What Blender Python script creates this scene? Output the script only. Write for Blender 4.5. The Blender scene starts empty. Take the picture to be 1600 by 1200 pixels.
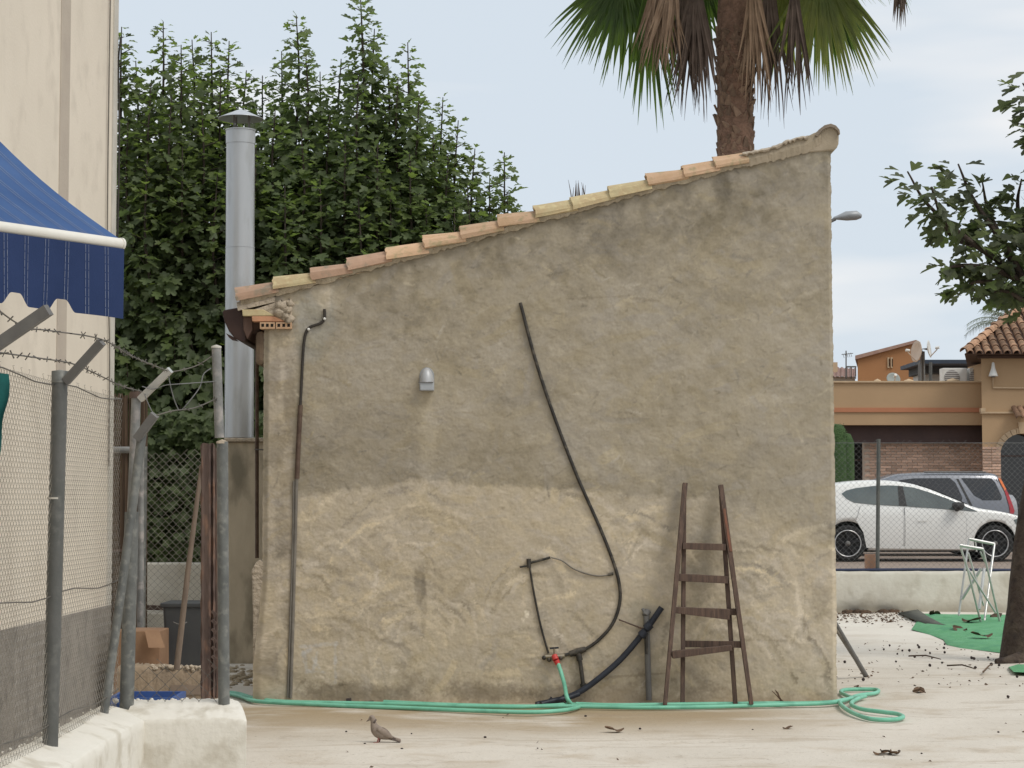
import bpy, bmesh, math, random
import numpy as np
from mathutils import Vector, Matrix, Euler
R = math.radians
PI = math.pi
random.seed(7)
SC = bpy.context.scene
COL = SC.collection
# ------------------------------------------------------------------ camera
F = 3000.0
PITCH = math.atan(180 / F)
EYE = 1.68
cam = bpy.data.objects.new('camera', bpy.data.cameras.new('camera'))
COL.objects.link(cam)
cam.location = (0, 0, EYE)
cam.rotation_euler = (PI / 2 + PITCH, 0, 0)
cam.data.sensor_width = 36
cam.data.lens = F / 1600 * 36
cam.data.clip_start = .1
cam.data.clip_end = 2000
SC.camera = cam
# ------------------------------------------------------------------ sky
SUN_EL, SUN_AZ = 52, 126
world = bpy.data.worlds.new('World')
SC.world = world
world.use_nodes = True
nt = world.node_tree
bg = nt.nodes['Background']
sky = nt.nodes.new('ShaderNodeTexSky')
sky.sky_type = 'NISHITA'
sky.sun_disc = False
sky.sun_elevation = R(SUN_EL)
sky.sun_rotation = R(SUN_AZ)
sky.dust_density = 2.0
tc = nt.nodes.new('ShaderNodeTexCoord')
mp = nt.nodes.new('ShaderNodeMapping')
mp.inputs['Scale'].default_value = (1.6, 1.6, 9.0)
nz = nt.nodes.new('ShaderNodeTexNoise')
nz.inputs['Scale'].default_value = 1.7
nz.inputs['Detail'].default_value = 4
nz.inputs['Roughness'].default_value = .5
rp = nt.nodes.new('ShaderNodeValToRGB')
rp.color_ramp.elements[0].position = .43
rp.color_ramp.elements[0].color = (6.3, 7.0, 7.7, 1)
rp.color_ramp.elements[1].position = .58
rp.color_ramp.elements[1].color = (8.1, 8.2, 8.3, 1)
mx = nt.nodes.new('ShaderNodeMixRGB')
mx.inputs[0].default_value = .93
nt.links.new(tc.outputs['Generated'], mp.inputs['Vector'])
nt.links.new(mp.outputs[0], nz.inputs['Vector'])
nt.links.new(nz.outputs['Fac'], rp.inputs[0])
nt.links.new(sky.outputs[0], mx.inputs[1])
nt.links.new(rp.outputs[0], mx.inputs[2])
nt.links.new(mx.outputs[0], bg.inputs[0])
bg.inputs[1].default_value = .1
# ------------------------------------------------------------------ sun (veiled by thin cloud)
sl = bpy.data.lights.new('sun', 'SUN')
sl.energy = 1.5
sl.angle = R(22)
sl.color = (1, .95, .87)
sun = bpy.data.objects.new('sun', sl)
COL.objects.link(sun)
sd = Vector((math.sin(R(SUN_AZ)) * math.cos(R(SUN_EL)), math.cos(R(SUN_AZ)) * math.cos(R(SUN_EL)), math.sin(R(SUN_EL))))
sun.rotation_euler = sd.to_track_quat('Z', 'Y').to_euler()
sun.location = (20, -25, 40)
vs = SC.view_settings
vs.view_transform = 'Standard'
vs.look = 'None'
vs.gamma = 1
vs.exposure = .16
vs.use_curve_mapping = False
SC.render.engine = 'CYCLES'
SC.cycles.max_bounces = 6
# ------------------------------------------------------------------ helpers
CP, SP = math.cos(PITCH), math.sin(PITCH)
def P(u, v, Y):
    """point on the vertical plane Y (metres ahead of the viewer) seen at photo pixel u, v"""
    a, b = u - 800, 600 - v
    d = Vector((a, F * CP - b * SP, F * SP + b * CP))
    return Vector((0, 0, EYE)) + d * (Y / d.y)
def G(u, v, z=0.0):
    a, b = u - 800, 600 - v
    d = Vector((a, F * CP - b * SP, F * SP + b * CP))
    return Vector((0, 0, EYE)) + d * ((z - EYE) / d.z)
def ss(a, b, x):
    t = np.clip((np.asarray(x, float) - a) / (b - a), 0, 1)
    return t * t * (3 - 2 * t)
def mat(name, c, c2=None, scale=4., rough=.85, bump=0., bscale=60., metal=0., rand=0., stretch=(1, 1, 1), detail=5, lo=.35, hi=.65, spec=.35, attr=None, trans=0., bdist=.01, c3=None, s3=30., coat=0.):
    m = bpy.data.materials.new(name)
    m.use_nodes = True
    t = m.node_tree
    b = t.nodes['Principled BSDF']
    b.inputs['Roughness'].default_value = rough
    b.inputs['Metallic'].default_value = metal
    b.inputs['Specular IOR Level'].default_value = spec
    b.inputs['Coat Weight'].default_value = coat
    co = t.nodes.new('ShaderNodeTexCoord')
    ma = t.nodes.new('ShaderNodeMapping')
    ma.inputs['Scale'].default_value = stretch
    t.links.new(co.outputs['Object'], ma.inputs[0])
    out = None
    if attr:
        a = t.nodes.new('ShaderNodeAttribute')
        a.attribute_name = attr
        out = a.outputs['Color']
    else:
        n = t.nodes.new('ShaderNodeTexNoise')
        n.inputs['Scale'].default_value = scale
        n.inputs['Detail'].default_value = detail
        n.inputs['Roughness'].default_value = .6
        t.links.new(ma.outputs[0], n.inputs['Vector'])
        r = t.nodes.new('ShaderNodeValToRGB')
        r.color_ramp.elements[0].position = lo
        r.color_ramp.elements[1].position = hi
        r.color_ramp.elements[0].color = (*c, 1)
        r.color_ramp.elements[1].color = (*(c2 or c), 1)
        t.links.new(n.outputs['Fac'], r.inputs[0])
        out = r.outputs[0]
    if c3:
        n3 = t.nodes.new('ShaderNodeTexNoise')
        n3.inputs['Scale'].default_value = s3
        n3.inputs['Detail'].default_value = 6
        t.links.new(ma.outputs[0], n3.inputs['Vector'])
        r3 = t.nodes.new('ShaderNodeValToRGB')
        r3.color_ramp.elements[0].position = .52
        r3.color_ramp.elements[1].position = .68
        r3.color_ramp.elements[0].color = (0, 0, 0, 1)
        r3.color_ramp.elements[1].color = (1, 1, 1, 1)
        t.links.new(n3.outputs['Fac'], r3.inputs[0])
        m3 = t.nodes.new('ShaderNodeMixRGB')
        t.links.new(r3.outputs[0], m3.inputs[0])
        t.links.new(out, m3.inputs[1])
        m3.inputs[2].default_value = (*c3, 1)
        out = m3.outputs[0]
    if rand:
        oi = t.nodes.new('ShaderNodeObjectInfo')
        mr = t.nodes.new('ShaderNodeMapRange')
        mr.inputs[3].default_value = 1 - rand
        mr.inputs[4].default_value = 1 + rand
        t.links.new(oi.outputs['Random'], mr.inputs[0])
        h = t.nodes.new('ShaderNodeHueSaturation')
        t.links.new(mr.outputs[0], h.inputs['Value'])
        t.links.new(out, h.inputs['Color'])
        out = h.outputs[0]
    t.links.new(out, b.inputs['Base Color'])
    if trans:
        b.inputs['Transmission Weight'].default_value = trans
    if bump:
        nb = t.nodes.new('ShaderNodeTexNoise')
        nb.inputs['Scale'].default_value = bscale
        nb.inputs['Detail'].default_value = 6
        t.links.new(ma.outputs[0], nb.inputs['Vector'])
        bu = t.nodes.new('ShaderNodeBump')
        bu.inputs['Strength'].default_value = bump
        bu.inputs['Distance'].default_value = bdist
        t.links.new(nb.outputs['Fac'], bu.inputs['Height'])
        t.links.new(bu.outputs[0], b.inputs['Normal'])
    return m
def see_through(m, f=.47, tint=1.75):
    t = m.node_tree
    b = t.nodes['Principled BSDF']
    out = t.nodes['Material Output']
    tr = t.nodes.new('ShaderNodeBsdfTranslucent')
    mix = t.nodes.new('ShaderNodeMixShader')
    mix.inputs[0].default_value = f
    src = b.inputs['Base Color'].links[0].from_socket
    g = t.nodes.new('ShaderNodeMixRGB')
    g.blend_type = 'MULTIPLY'
    g.inputs[0].default_value = 1
    g.inputs[2].default_value = (tint * 1.05, tint * 1.15, tint * .7, 1)
    t.links.new(src, g.inputs[1])
    t.links.new(g.outputs[0], tr.inputs['Color'])
    t.links.new(b.outputs[0], mix.inputs[1])
    t.links.new(tr.outputs[0], mix.inputs[2])
    t.links.new(mix.outputs[0], out.inputs['Surface'])
    return m
class MB:
    def __init__(s):
        s.v, s.f, s.sm = [], [], []
    def add(s, vs_, fs, smooth=False):
        o = len(s.v)
        s.v += [tuple(p) for p in vs_]
        s.f += [tuple(i + o for i in f) for f in fs]
        s.sm += [smooth] * len(fs)
        return s
    def box(s, lo, hi):
        x0, y0, z0 = lo
        x1, y1, z1 = hi
        return s.add([(x0, y0, z0), (x1, y0, z0), (x1, y1, z0), (x0, y1, z0), (x0, y0, z1), (x1, y0, z1), (x1, y1, z1), (x0, y1, z1)],
                     [(3, 2, 1, 0), (4, 5, 6, 7), (0, 1, 5, 4), (1, 2, 6, 5), (2, 3, 7, 6), (3, 0, 4, 7)])
    def bar(s, a, b, w, t, side=None, w2=None):
        """flat bar from a to b: width w along 'side', thickness t"""
        a, b = Vector(a), Vector(b)
        d = (b - a).normalized()
        n = Vector(side) if side else Vector((0, 1, 0))
        n = (n - d * n.dot(d)).normalized()
        k = d.cross(n)
        vv = []
        for p, ww in ((a, w), (b, w2 or w)):
            for i, j in ((-1, -1), (1, -1), (1, 1), (-1, 1)):
                vv.append(p + k * (ww / 2 * i) + n * (t / 2 * j))
        return s.add(vv, [(3, 2, 1, 0), (4, 5, 6, 7), (0, 1, 5, 4), (1, 2, 6, 5), (2, 3, 7, 6), (3, 0, 4, 7)])
    def tube(s, pts, r, n=8, cap=True, smooth=True):
        pts = [Vector(p) for p in pts]
        rs = r if isinstance(r, (list, tuple)) else [r] * len(pts)
        vv, ff = [], []
        ref = None
        for i, p in enumerate(pts):
            d = (pts[min(i + 1, len(pts) - 1)] - pts[max(i - 1, 0)]).normalized()
            if ref is None:
                ref = Vector((0, 0, 1)) if abs(d.z) < .9 else Vector((1, 0, 0))
            a = (ref - d * ref.dot(d)).normalized()
            ref = a
            b = d.cross(a)
            for k in range(n):
                t = 2 * PI * k / n
                vv.append(p + (a * math.cos(t) + b * math.sin(t)) * rs[i])
        for i in range(len(pts) - 1):
            for k in range(n):
                k2 = (k + 1) % n
                ff.append((i * n + k, i * n + k2, (i + 1) * n + k2, (i + 1) * n + k))
        s.add(vv, ff, smooth)
        if cap:
            o = len(pts) * n
            s.add(vv[:n], [tuple(range(n))[::-1]])
            s.add(vv[-n:], [tuple(range(n))])
        return s
    def lathe(s, prof, origin, n=24, axis='Z', smooth=True):
        vv, ff = [], []
        o = Vector(origin)
        for r, h in prof:
            for k in range(n):
                t = 2 * PI * k / n
                c, q = r * math.cos(t), r * math.sin(t)
                vv.append(o + (Vector((c, q, h)) if axis == 'Z' else Vector((c, h, q))))
        for i in range(len(prof) - 1):
            for k in range(n):
                k2 = (k + 1) % n
                ff.append((i * n + k, i * n + k2, (i + 1) * n + k2, (i + 1) * n + k))
        return s.add(vv, ff, smooth)
    def prism(s, poly, y0, y1):
        """poly in (x, z), extruded from y0 to y1"""
        n = len(poly)
        vv = [(x, y0, z) for x, z in poly] + [(x, y1, z) for x, z in poly]
        ff = [tuple(range(n)), tuple(range(2 * n - 1, n - 1, -1))]
        ff += [(i, i + n, (i + 1) % n + n, (i + 1) % n) for i in range(n)]
        return s.add(vv, ff)
    def prism_skew(s, poly, y0, y1, sk):
        s.prism(poly, y0, y1)
        n = len(poly)
        for i in range(len(s.v) - n, len(s.v)):
            x, y, z = s.v[i]
            s.v[i] = (x + sk * (y1 - y0), y, z)
        return s
    def prism_z(s, poly, z0, z1):
        n = len(poly)
        vv = [(x, y, z0) for x, y in poly] + [(x, y, z1) for x, y in poly]
        ff = [tuple(range(n - 1, -1, -1)), tuple(range(n, 2 * n))]
        ff += [(i, (i + 1) % n, (i + 1) % n + n, i + n) for i in range(n)]
        return s.add(vv, ff)
    def grid(s, fn, nu, nv, smooth=True):
        vv = [fn(i / nu, j / nv) for j in range(nv + 1) for i in range(nu + 1)]
        ff = [(j * (nu + 1) + i, j * (nu + 1) + i + 1, (j + 1) * (nu + 1) + i + 1, (j + 1) * (nu + 1) + i) for j in range(nv) for i in range(nu)]
        return s.add(vv, ff, smooth)
    def mesh(s, name, m=None):
        me = bpy.data.meshes.new(name)
        me.from_pydata([tuple(p) for p in s.v], [], s.f)
        me.polygons.foreach_set('use_smooth', s.sm)
        if m:
            me.materials.append(m)
        me.update()
        return me
    def build(s, name, m, parent=None, bevel=0, seg=2, base=None):
        me = s.mesh(name, m)
        o = bpy.data.objects.new(name, me)
        COL.objects.link(o)
        if parent is not None:
            adopt(o, parent)
        else:
            a = np.array(s.v)
            c = Vector(((a[:, 0].min() + a[:, 0].max()) / 2, (a[:, 1].min() + a[:, 1].max()) / 2, a[:, 2].min())) if base is None else Vector(base)
            me.transform(Matrix.Translation(-c))
            o.location = c
        if bevel:
            b = o.modifiers.new('bevel', 'BEVEL')
            b.width = bevel
            b.segments = seg
            b.limit_method = 'ANGLE'
            b.angle_limit = R(40)
        return o
def world_of(o):
    M_ = Matrix.LocRotScale(o.location, o.rotation_euler, o.scale)
    return world_of(o.parent) @ o.matrix_parent_inverse @ M_ if o.parent else M_
def adopt(o, parent):
    o.parent = parent
    o.matrix_parent_inverse = world_of(parent).inverted()
def tag(o, label=None, cat=None, group=None, kind=None):
    if label: o['label'] = label
    if cat: o['category'] = cat
    if group: o['group'] = group
    if kind: o['kind'] = kind
    return o
def thing(name, loc, label, cat, group=None):
    o = bpy.data.objects.new(name, None)
    o.empty_display_size = .1
    COL.objects.link(o)
    o.location = loc
    return tag(o, label, cat, group)
def struct(name, mb, m, **k):
    return tag(mb.build(name, m, base=(0, 0, 0), **k), kind='structure')
def inst(name, me, mtx, parent):
    o = bpy.data.objects.new(name, me)
    COL.objects.link(o)
    o.parent = parent
    o.matrix_parent_inverse = world_of(parent).inverted()
    o.matrix_basis = mtx
    return o
def spline(pts, n=6):
    """Catmull-Rom through points"""
    pts = [Vector(p) for p in pts]
    q = [pts[0] * 2 - pts[1]] + pts + [pts[-1] * 2 - pts[-2]]
    out = []
    for i in range(1, len(q) - 2):
        p0, p1, p2, p3 = q[i - 1:i + 3]
        for k in range(n):
            t = k / n
            out.append(.5 * ((2 * p1) + (p2 - p0) * t + (2 * p0 - 5 * p1 + 4 * p2 - p3) * t * t + (3 * p1 - p0 - 3 * p2 + p3) * t ** 3))
    out.append(pts[-1])
    return out
rng = np.random.default_rng(11)
def fftnoise(h, w, beta=2., ax=1., ay=1., seed=0, lo=0, hi=1e9):
    """power-law noise in [-1, 1]-ish, ax / ay stretch the features"""
    r = np.random.default_rng(seed)
    fy = np.fft.fftfreq(h)[:, None] * h * ay
    fx = np.fft.fftfreq(w)[None, :] * w * ax
    f = np.sqrt(fx * fx + fy * fy)
    f[0, 0] = 1
    a = f ** (-beta / 2)
    a[(f < lo) | (f > hi)] = 0
    a[0, 0] = 0
    z = np.fft.ifft2(np.fft.fft2(r.standard_normal((h, w))) * a).real
    return z / z.std()
# ------------------------------------------------------------------ materials
m_stucco = mat('shed_render', (0, 0, 0), attr='Col', rough=.95, bump=.06, bscale=70, bdist=.006, spec=.12)
m_shed_side = mat('shed_side_render', (.34, .29, .2), (.26, .22, .155), scale=3, rough=.95, bump=.5, bscale=30)
m_concrete = None
m_tile = mat('clay_tile', (.56, .38, .25), (.5, .33, .2), scale=9, rough=.9, bump=.5, bscale=90, bdist=.005, rand=.16, c3=(.36, .29, .17), s3=14)
m_tile_pink = mat('pink_clay_tile', (.46, .3, .21), (.4, .26, .18), scale=12, rough=.9, bump=.5, bscale=90, bdist=.005, rand=.1, c3=(.27, .22, .16), s3=10)
m_tile_yel = mat('lichened_tile', (.54, .46, .27), (.5, .38, .22), scale=12, rough=.92, bump=.5, bscale=90, bdist=.005, rand=.12, c3=(.62, .52, .3), s3=20)
m_mortar = mat('mortar', (.42, .35, .25), (.33, .27, .19), scale=14, rough=.95, bump=.8, bscale=45, bdist=.015)
m_mortar_l = mat('pale_mortar', (.5, .42, .32), (.37, .31, .24), scale=14, rough=.95, bump=.9, bscale=25, bdist=.03)
m_brick_cut = mat('cut_brick', (.6, .31, .18), (.5, .27, .16), scale=12, rough=.9, bump=.3, bscale=80)
m_brick_end = mat('brick_end', (.55, .36, .22), (.46, .3, .19), scale=20, rough=.9, bump=.3, bscale=80)
m_dark = mat('dark_void', (.012, .01, .008), rough=.9)
m_gutter = mat('brown_gutter', (.035, .017, .014), (.05, .026, .02), scale=6, rough=.5)
m_galv = mat('galvanised_flue', (.44, .455, .465), (.5, .515, .525), scale=3, rough=.33, metal=.4, stretch=(1, 1, .25), bump=.05, bscale=8, c3=(.4, .41, .41), s3=9)
m_post = mat('grey_post', (.17, .175, .165), (.11, .115, .11), scale=9, rough=.55, metal=.2, bump=.2, bscale=60, c3=(.23, .23, .21), s3=25)
m_post_d = mat('dark_grey_post', (.095, .098, .092), (.12, .12, .113), scale=7, rough=.55, metal=.1, bump=.2, bscale=60, c3=(.14, .14, .13), s3=22)
m_post_peel = mat('peeling_post', (.25, .25, .24), (.16, .16, .155), scale=9, rough=.6, bump=.3, bscale=50, c3=(.36, .33, .31), s3=14)
m_wire = mat('fence_wire', (.16, .145, .125), (.09, .085, .075), scale=8, rough=.6, metal=.2)
m_wire_l = mat('galvanised_mesh', (.3, .275, .235), (.22, .2, .17), scale=6, rough=.5, metal=.3)
m_wire_far = mat('far_fence_wire', (.2, .2, .2), (.15, .15, .15), scale=8, rough=.6, metal=.2)
m_rust = mat('rusty_iron', (.13, .09, .072), (.095, .066, .056), scale=14, rough=.9, bump=.5, bscale=60, c3=(.22, .13, .09), s3=20, stretch=(1, 1, .3))
m_white = mat('limewash', (.73, .7, .63), (.68, .65, .575), scale=3.5, rough=.9, bump=.4, bscale=20, bdist=.015, c3=(.55, .51, .43), s3=7)
m_white_far = mat('far_limewash', (.66, .63, .55), (.57, .53, .45), scale=2.5, rough=.9, bump=.4, bscale=14, bdist=.02, c3=(.5, .46, .38), s3=4)
m_facade = mat('cream_render', (.7, .63, .53), (.65, .585, .49), scale=1.2, rough=.92, bump=.3, bscale=60, bdist=.006, stretch=(1, 1, .8), c3=(.62, .555, .465), s3=5)
m_strip = mat('grey_strip', (.43, .37, .31), (.47, .41, .34), scale=4, rough=.9, bump=.3, bscale=40)
m_dado = mat('grey_dado', (.27, .245, .215), (.2, .185, .165), scale=3.5, rough=.95, bump=.7, bscale=25, bdist=.02, c3=(.16, .145, .13), s3=8)
m_trim = mat('pale_corner', (.56, .53, .47), (.47, .45, .4), scale=5, rough=.9)
m_cable = mat('dark_cable', (.05, .042, .035), (.03, .026, .022), rough=.6)
m_cable_br = mat('brown_conduit', (.075, .045, .032), (.13, .09, .065), scale=15, rough=.7)
m_cable_gr = mat('grey_conduit', (.22, .2, .17), (.15, .135, .115), scale=8, rough=.7)
m_black = mat('black_pipe', (.022, .02, .018), (.05, .045, .038), scale=9, rough=.5, c3=(.1, .085, .065), s3=14)
m_blueblack = mat('blue_black_pipe', (.016, .019, .028), (.03, .035, .048), scale=9, rough=.45)
m_greypipe = mat('grey_pipe', (.17, .165, .155), (.13, .125, .12), scale=8, rough=.6)
m_hose = mat('mint_hose', (.17, .48, .33), (.21, .54, .39), scale=5, rough=.45, c3=(.14, .4, .28), s3=8)
m_red = mat('red_plastic', (.6, .05, .045), (.5, .06, .05), scale=20, rough=.45)
m_brass = mat('dull_brass', (.35, .3, .22), rough=.4, metal=.8)
m_wood = mat('weathered_wood', (.13, .085, .064), (.075, .052, .042), scale=7, rough=.85, bump=.6, bscale=30, stretch=(6, 6, .6), bdist=.004, c3=(.15, .1, .075), s3=9)
m_wood_red = mat('reddish_wood', (.24, .1, .06), (.12, .07, .05), scale=9, rough=.85, stretch=(5, 5, .6))
m_lamp = mat('lamp_grey', (.36, .37, .38), (.3, .31, .32), scale=7, rough=.5, metal=.3)
m_alu = mat('aluminium', (.58, .58, .56), (.48, .48, .46), scale=5, rough=.3, metal=.5)
m_turf = mat('green_turf_mat', (.11, .33, .15), (.15, .38, .2), scale=4, rough=.95, bump=.7, bscale=150, c3=(.1, .3, .16), s3=6)
m_turf_b = mat('mat_backing', (.1, .1, .085), (.15, .15, .12), scale=9, rough=.9)
m_bin = mat('bin_plastic', (.05, .053, .055), (.04, .042, .045), scale=4, rough=.5)
m_card = mat('cardboard', (.28, .17, .1), (.23, .135, .08), scale=5, rough=.9, bump=.2, bscale=30)
m_bluep = mat('blue_plastic', (.05, .11, .32), (.04, .085, .25), scale=8, rough=.5)
m_teal = mat('teal_cloth', (.015, .13, .12), (.012, .09, .085), scale=8, rough=.9)
m_av = mat('valance_shaded_blue', (.013, .03, .095), (.017, .036, .11), scale=3, rough=.85, bump=.2, bscale=200)  # same cloth as the canopy; the valance's shade is put into this darker blue
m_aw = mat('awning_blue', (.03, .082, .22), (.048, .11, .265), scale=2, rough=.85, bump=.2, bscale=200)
m_aw_s = mat('awning_stripe', (.17, .2, .3), (.27, .3, .37), scale=20, rough=.85)
m_aw_bar = mat('awning_bar', (.74, .72, .66), (.66, .64, .58), scale=5, rough=.5)
m_tan = mat('tan_wall', (.31, .235, .16), (.245, .19, .135), scale=6, rough=.95, bump=.6, bscale=30, bdist=.02)
m_back = mat('stained_wall', (.55, .47, .35), (.42, .355, .265), scale=2.2, rough=.95, bump=.4, bscale=25, stretch=(1.5, 1.5, .7), c3=(.23, .2, .145), s3=2.2)
m_reed = mat('reed_screen', (.13, .085, .055), (.08, .055, .038), scale=7, rough=.95, stretch=(9, 9, .5))
m_orange = mat('ochre_render', (.46, .31, .18), (.43, .29, .168), scale=1.0, rough=.9, bump=.2, bscale=20)
m_orange2 = mat('orange_render', (.4, .195, .085), (.37, .18, .08), scale=1.0, rough=.9, bump=.2, bscale=20)
m_redband = mat('red_band', (.47, .2, .11), (.43, .19, .1), scale=3, rough=.9)
m_trimo = mat('pale_ochre_trim', (.56, .42, .27), (.5, .37, .24), scale=3, rough=.9)
m_brick = mat('facing_brick', (.62, .43, .32), (.54, .35, .26), scale=3, rough=.9, rand=.28)
m_brickm = mat('brick_mortar', (.55, .45, .36), rough=.95)
m_lintel = mat('dark_brown_soffit', (.065, .042, .038), (.08, .05, .045), scale=2, rough=.7)
m_soff = mat('brown_eave', (.1, .06, .045), rough=.8)
m_glass_d = mat('dark_glass', (.015, .017, .02), rough=.08, spec=.6)
m_tile_t = mat('roof_tile_mixed', (.4, .24, .15), (.27, .16, .1), scale=9, rough=.9, rand=.45, c3=(.2, .13, .08), s3=8)
m_whitep = mat('white_plastic', (.75, .74, .7), (.68, .67, .63), scale=8, rough=.5)
m_dish = mat('dish_beige', (.62, .5, .4), (.55, .44, .35), scale=6, rough=.6)
m_acgrey = mat('ac_fan_grey', (.28, .26, .25), rough=.6)
m_canopy = mat('canopy_dark', (.05, .07, .1), (.04, .05, .07), scale=3, rough=.6)
m_canopy_w = mat('canopy_wall', (.6, .6, .58), rough=.8)
m_hedge = mat('topiary_green', (.07, .125, .042), (.045, .09, .03), scale=12, rough=.9, bump=1, bscale=40, bdist=.05)
m_leafA = mat('leaf_green', (.105, .137, .062), (.125, .158, .07), scale=.8, rough=.55, rand=.3, spec=.4)
m_leafB = mat('leaf_dark', (.1, .13, .064), (.118, .15, .07), scale=.9, rough=.55, rand=.3, spec=.4)
m_leafY = mat('leaf_light', (.15, .19, .065), (.11, .15, .05), scale=.8, rough=.55, rand=.25, spec=.4)
m_leafF = mat('fig_leaf', (.1, .112, .068), (.078, .092, .056), scale=1.5, rough=.6, rand=.3, spec=.4)
m_bark = mat('bark', (.07, .055, .042), (.045, .036, .03), scale=9, rough=.95, bump=.8, bscale=25, bdist=.02)
m_bark_f = mat('fig_bark', (.06, .042, .034), (.095, .072, .055), scale=6, rough=.95, bump=1, bscale=16, bdist=.04, c3=(.04, .03, .026), s3=9)
m_palmbark = mat('palm_bark', (.27, .16, .11), (.16, .095, .066), scale=12, rough=.95, bump=1, bscale=35, bdist=.03)
m_boot = mat('palm_boot', (.27, .18, .125), (.13, .08, .055), scale=10, rough=.95, rand=.3, c3=(.26, .2, .15), s3=12)
m_frond = mat('palm_frond', (.075, .125, .028), (.11, .16, .035), scale=2, rough=.5, rand=.22, spec=.45)
m_frond_l = mat('palm_frond_light', (.22, .235, .06), (.14, .175, .045), scale=2, rough=.5, rand=.2, spec=.45)
m_frond_d = mat('palm_frond_dead', (.19, .125, .08), (.26, .18, .12), scale=6, rough=.9, rand=.25)
m_frond_dd = mat('palm_frond_dead_dark', (.085, .06, .046), (.125, .09, .07), scale=6, rough=.9, rand=.2)
m_frond_g = mat('date_frond', (.12, .15, .09), (.16, .19, .12), scale=2, rough=.6)
m_carw = mat('white_car_paint', (.8, .8, .77), (.77, .77, .74), scale=1.5, rough=.35, spec=.5, coat=.5)
m_suv = mat('grey_car_paint', (.2, .21, .235), (.185, .195, .22), scale=1.5, rough=.32, metal=.4, coat=.5)
m_cglass = mat('car_glass', (.06, .078, .078), (.1, .125, .122), scale=1.6, rough=.06, spec=.7, coat=.6)  # greenish paler tone painted in for the reflection on the windows
m_cglass_d = mat('tinted_glass', (.02, .022, .026), rough=.08, spec=.6)
m_gap = mat('door_gap', (.3, .3, .3), rough=.8)
m_seam = mat('panel_gap', (.05, .05, .05), rough=.8)
m_tyre = mat('tyre_rubber', (.018, .018, .018), (.026, .026, .026), scale=15, rough=.85)
m_rim = mat('black_rim', (.018, .018, .02), rough=.4)
m_rimb = mat('bright_rim_lip', (.6, .6, .6), rough=.3, metal=.7)
m_tail = mat('tail_red', (.42, .025, .035), (.36, .02, .03), scale=8, rough=.2, spec=.6)
m_amber = mat('tail_amber', (.75, .2, .06), rough=.2)
m_dove = mat('dove_plumage', (.3, .245, .2), (.23, .185, .15), scale=25, rough=.9, bump=.4, bscale=70, bdist=.004)
m_dove_d = mat('dove_wing_dark', (.13, .1, .085), (.09, .07, .06), scale=25, rough=.9)
m_pink = mat('dove_leg', (.3, .13, .11), rough=.7)
m_figd = mat('fallen_fig', (.03, .022, .022), (.05, .035, .03), scale=25, rough=.8)
m_leafd = mat('dry_leaf', (.14, .085, .05), (.09, .06, .04), scale=20, rough=.9, rand=.35)
m_asph = mat('car_park_ground', (.3, .235, .19), (.24, .19, .155), scale=2.5, rough=.95, bump=.4, bscale=30)
m_earth = mat('earth', (.27, .23, .17), (.2, .17, .125), scale=.5, rough=.95)
m_bluehose = mat('navy_hose', (.02, .03, .07), (.03, .04, .08), scale=5, rough=.5)
m_strk = mat('terracotta', (.42, .24, .16), rough=.9)
for m_ in (m_leafA, m_leafB, m_leafY, m_leafF, m_frond, m_frond_l):
    see_through(m_)
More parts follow.
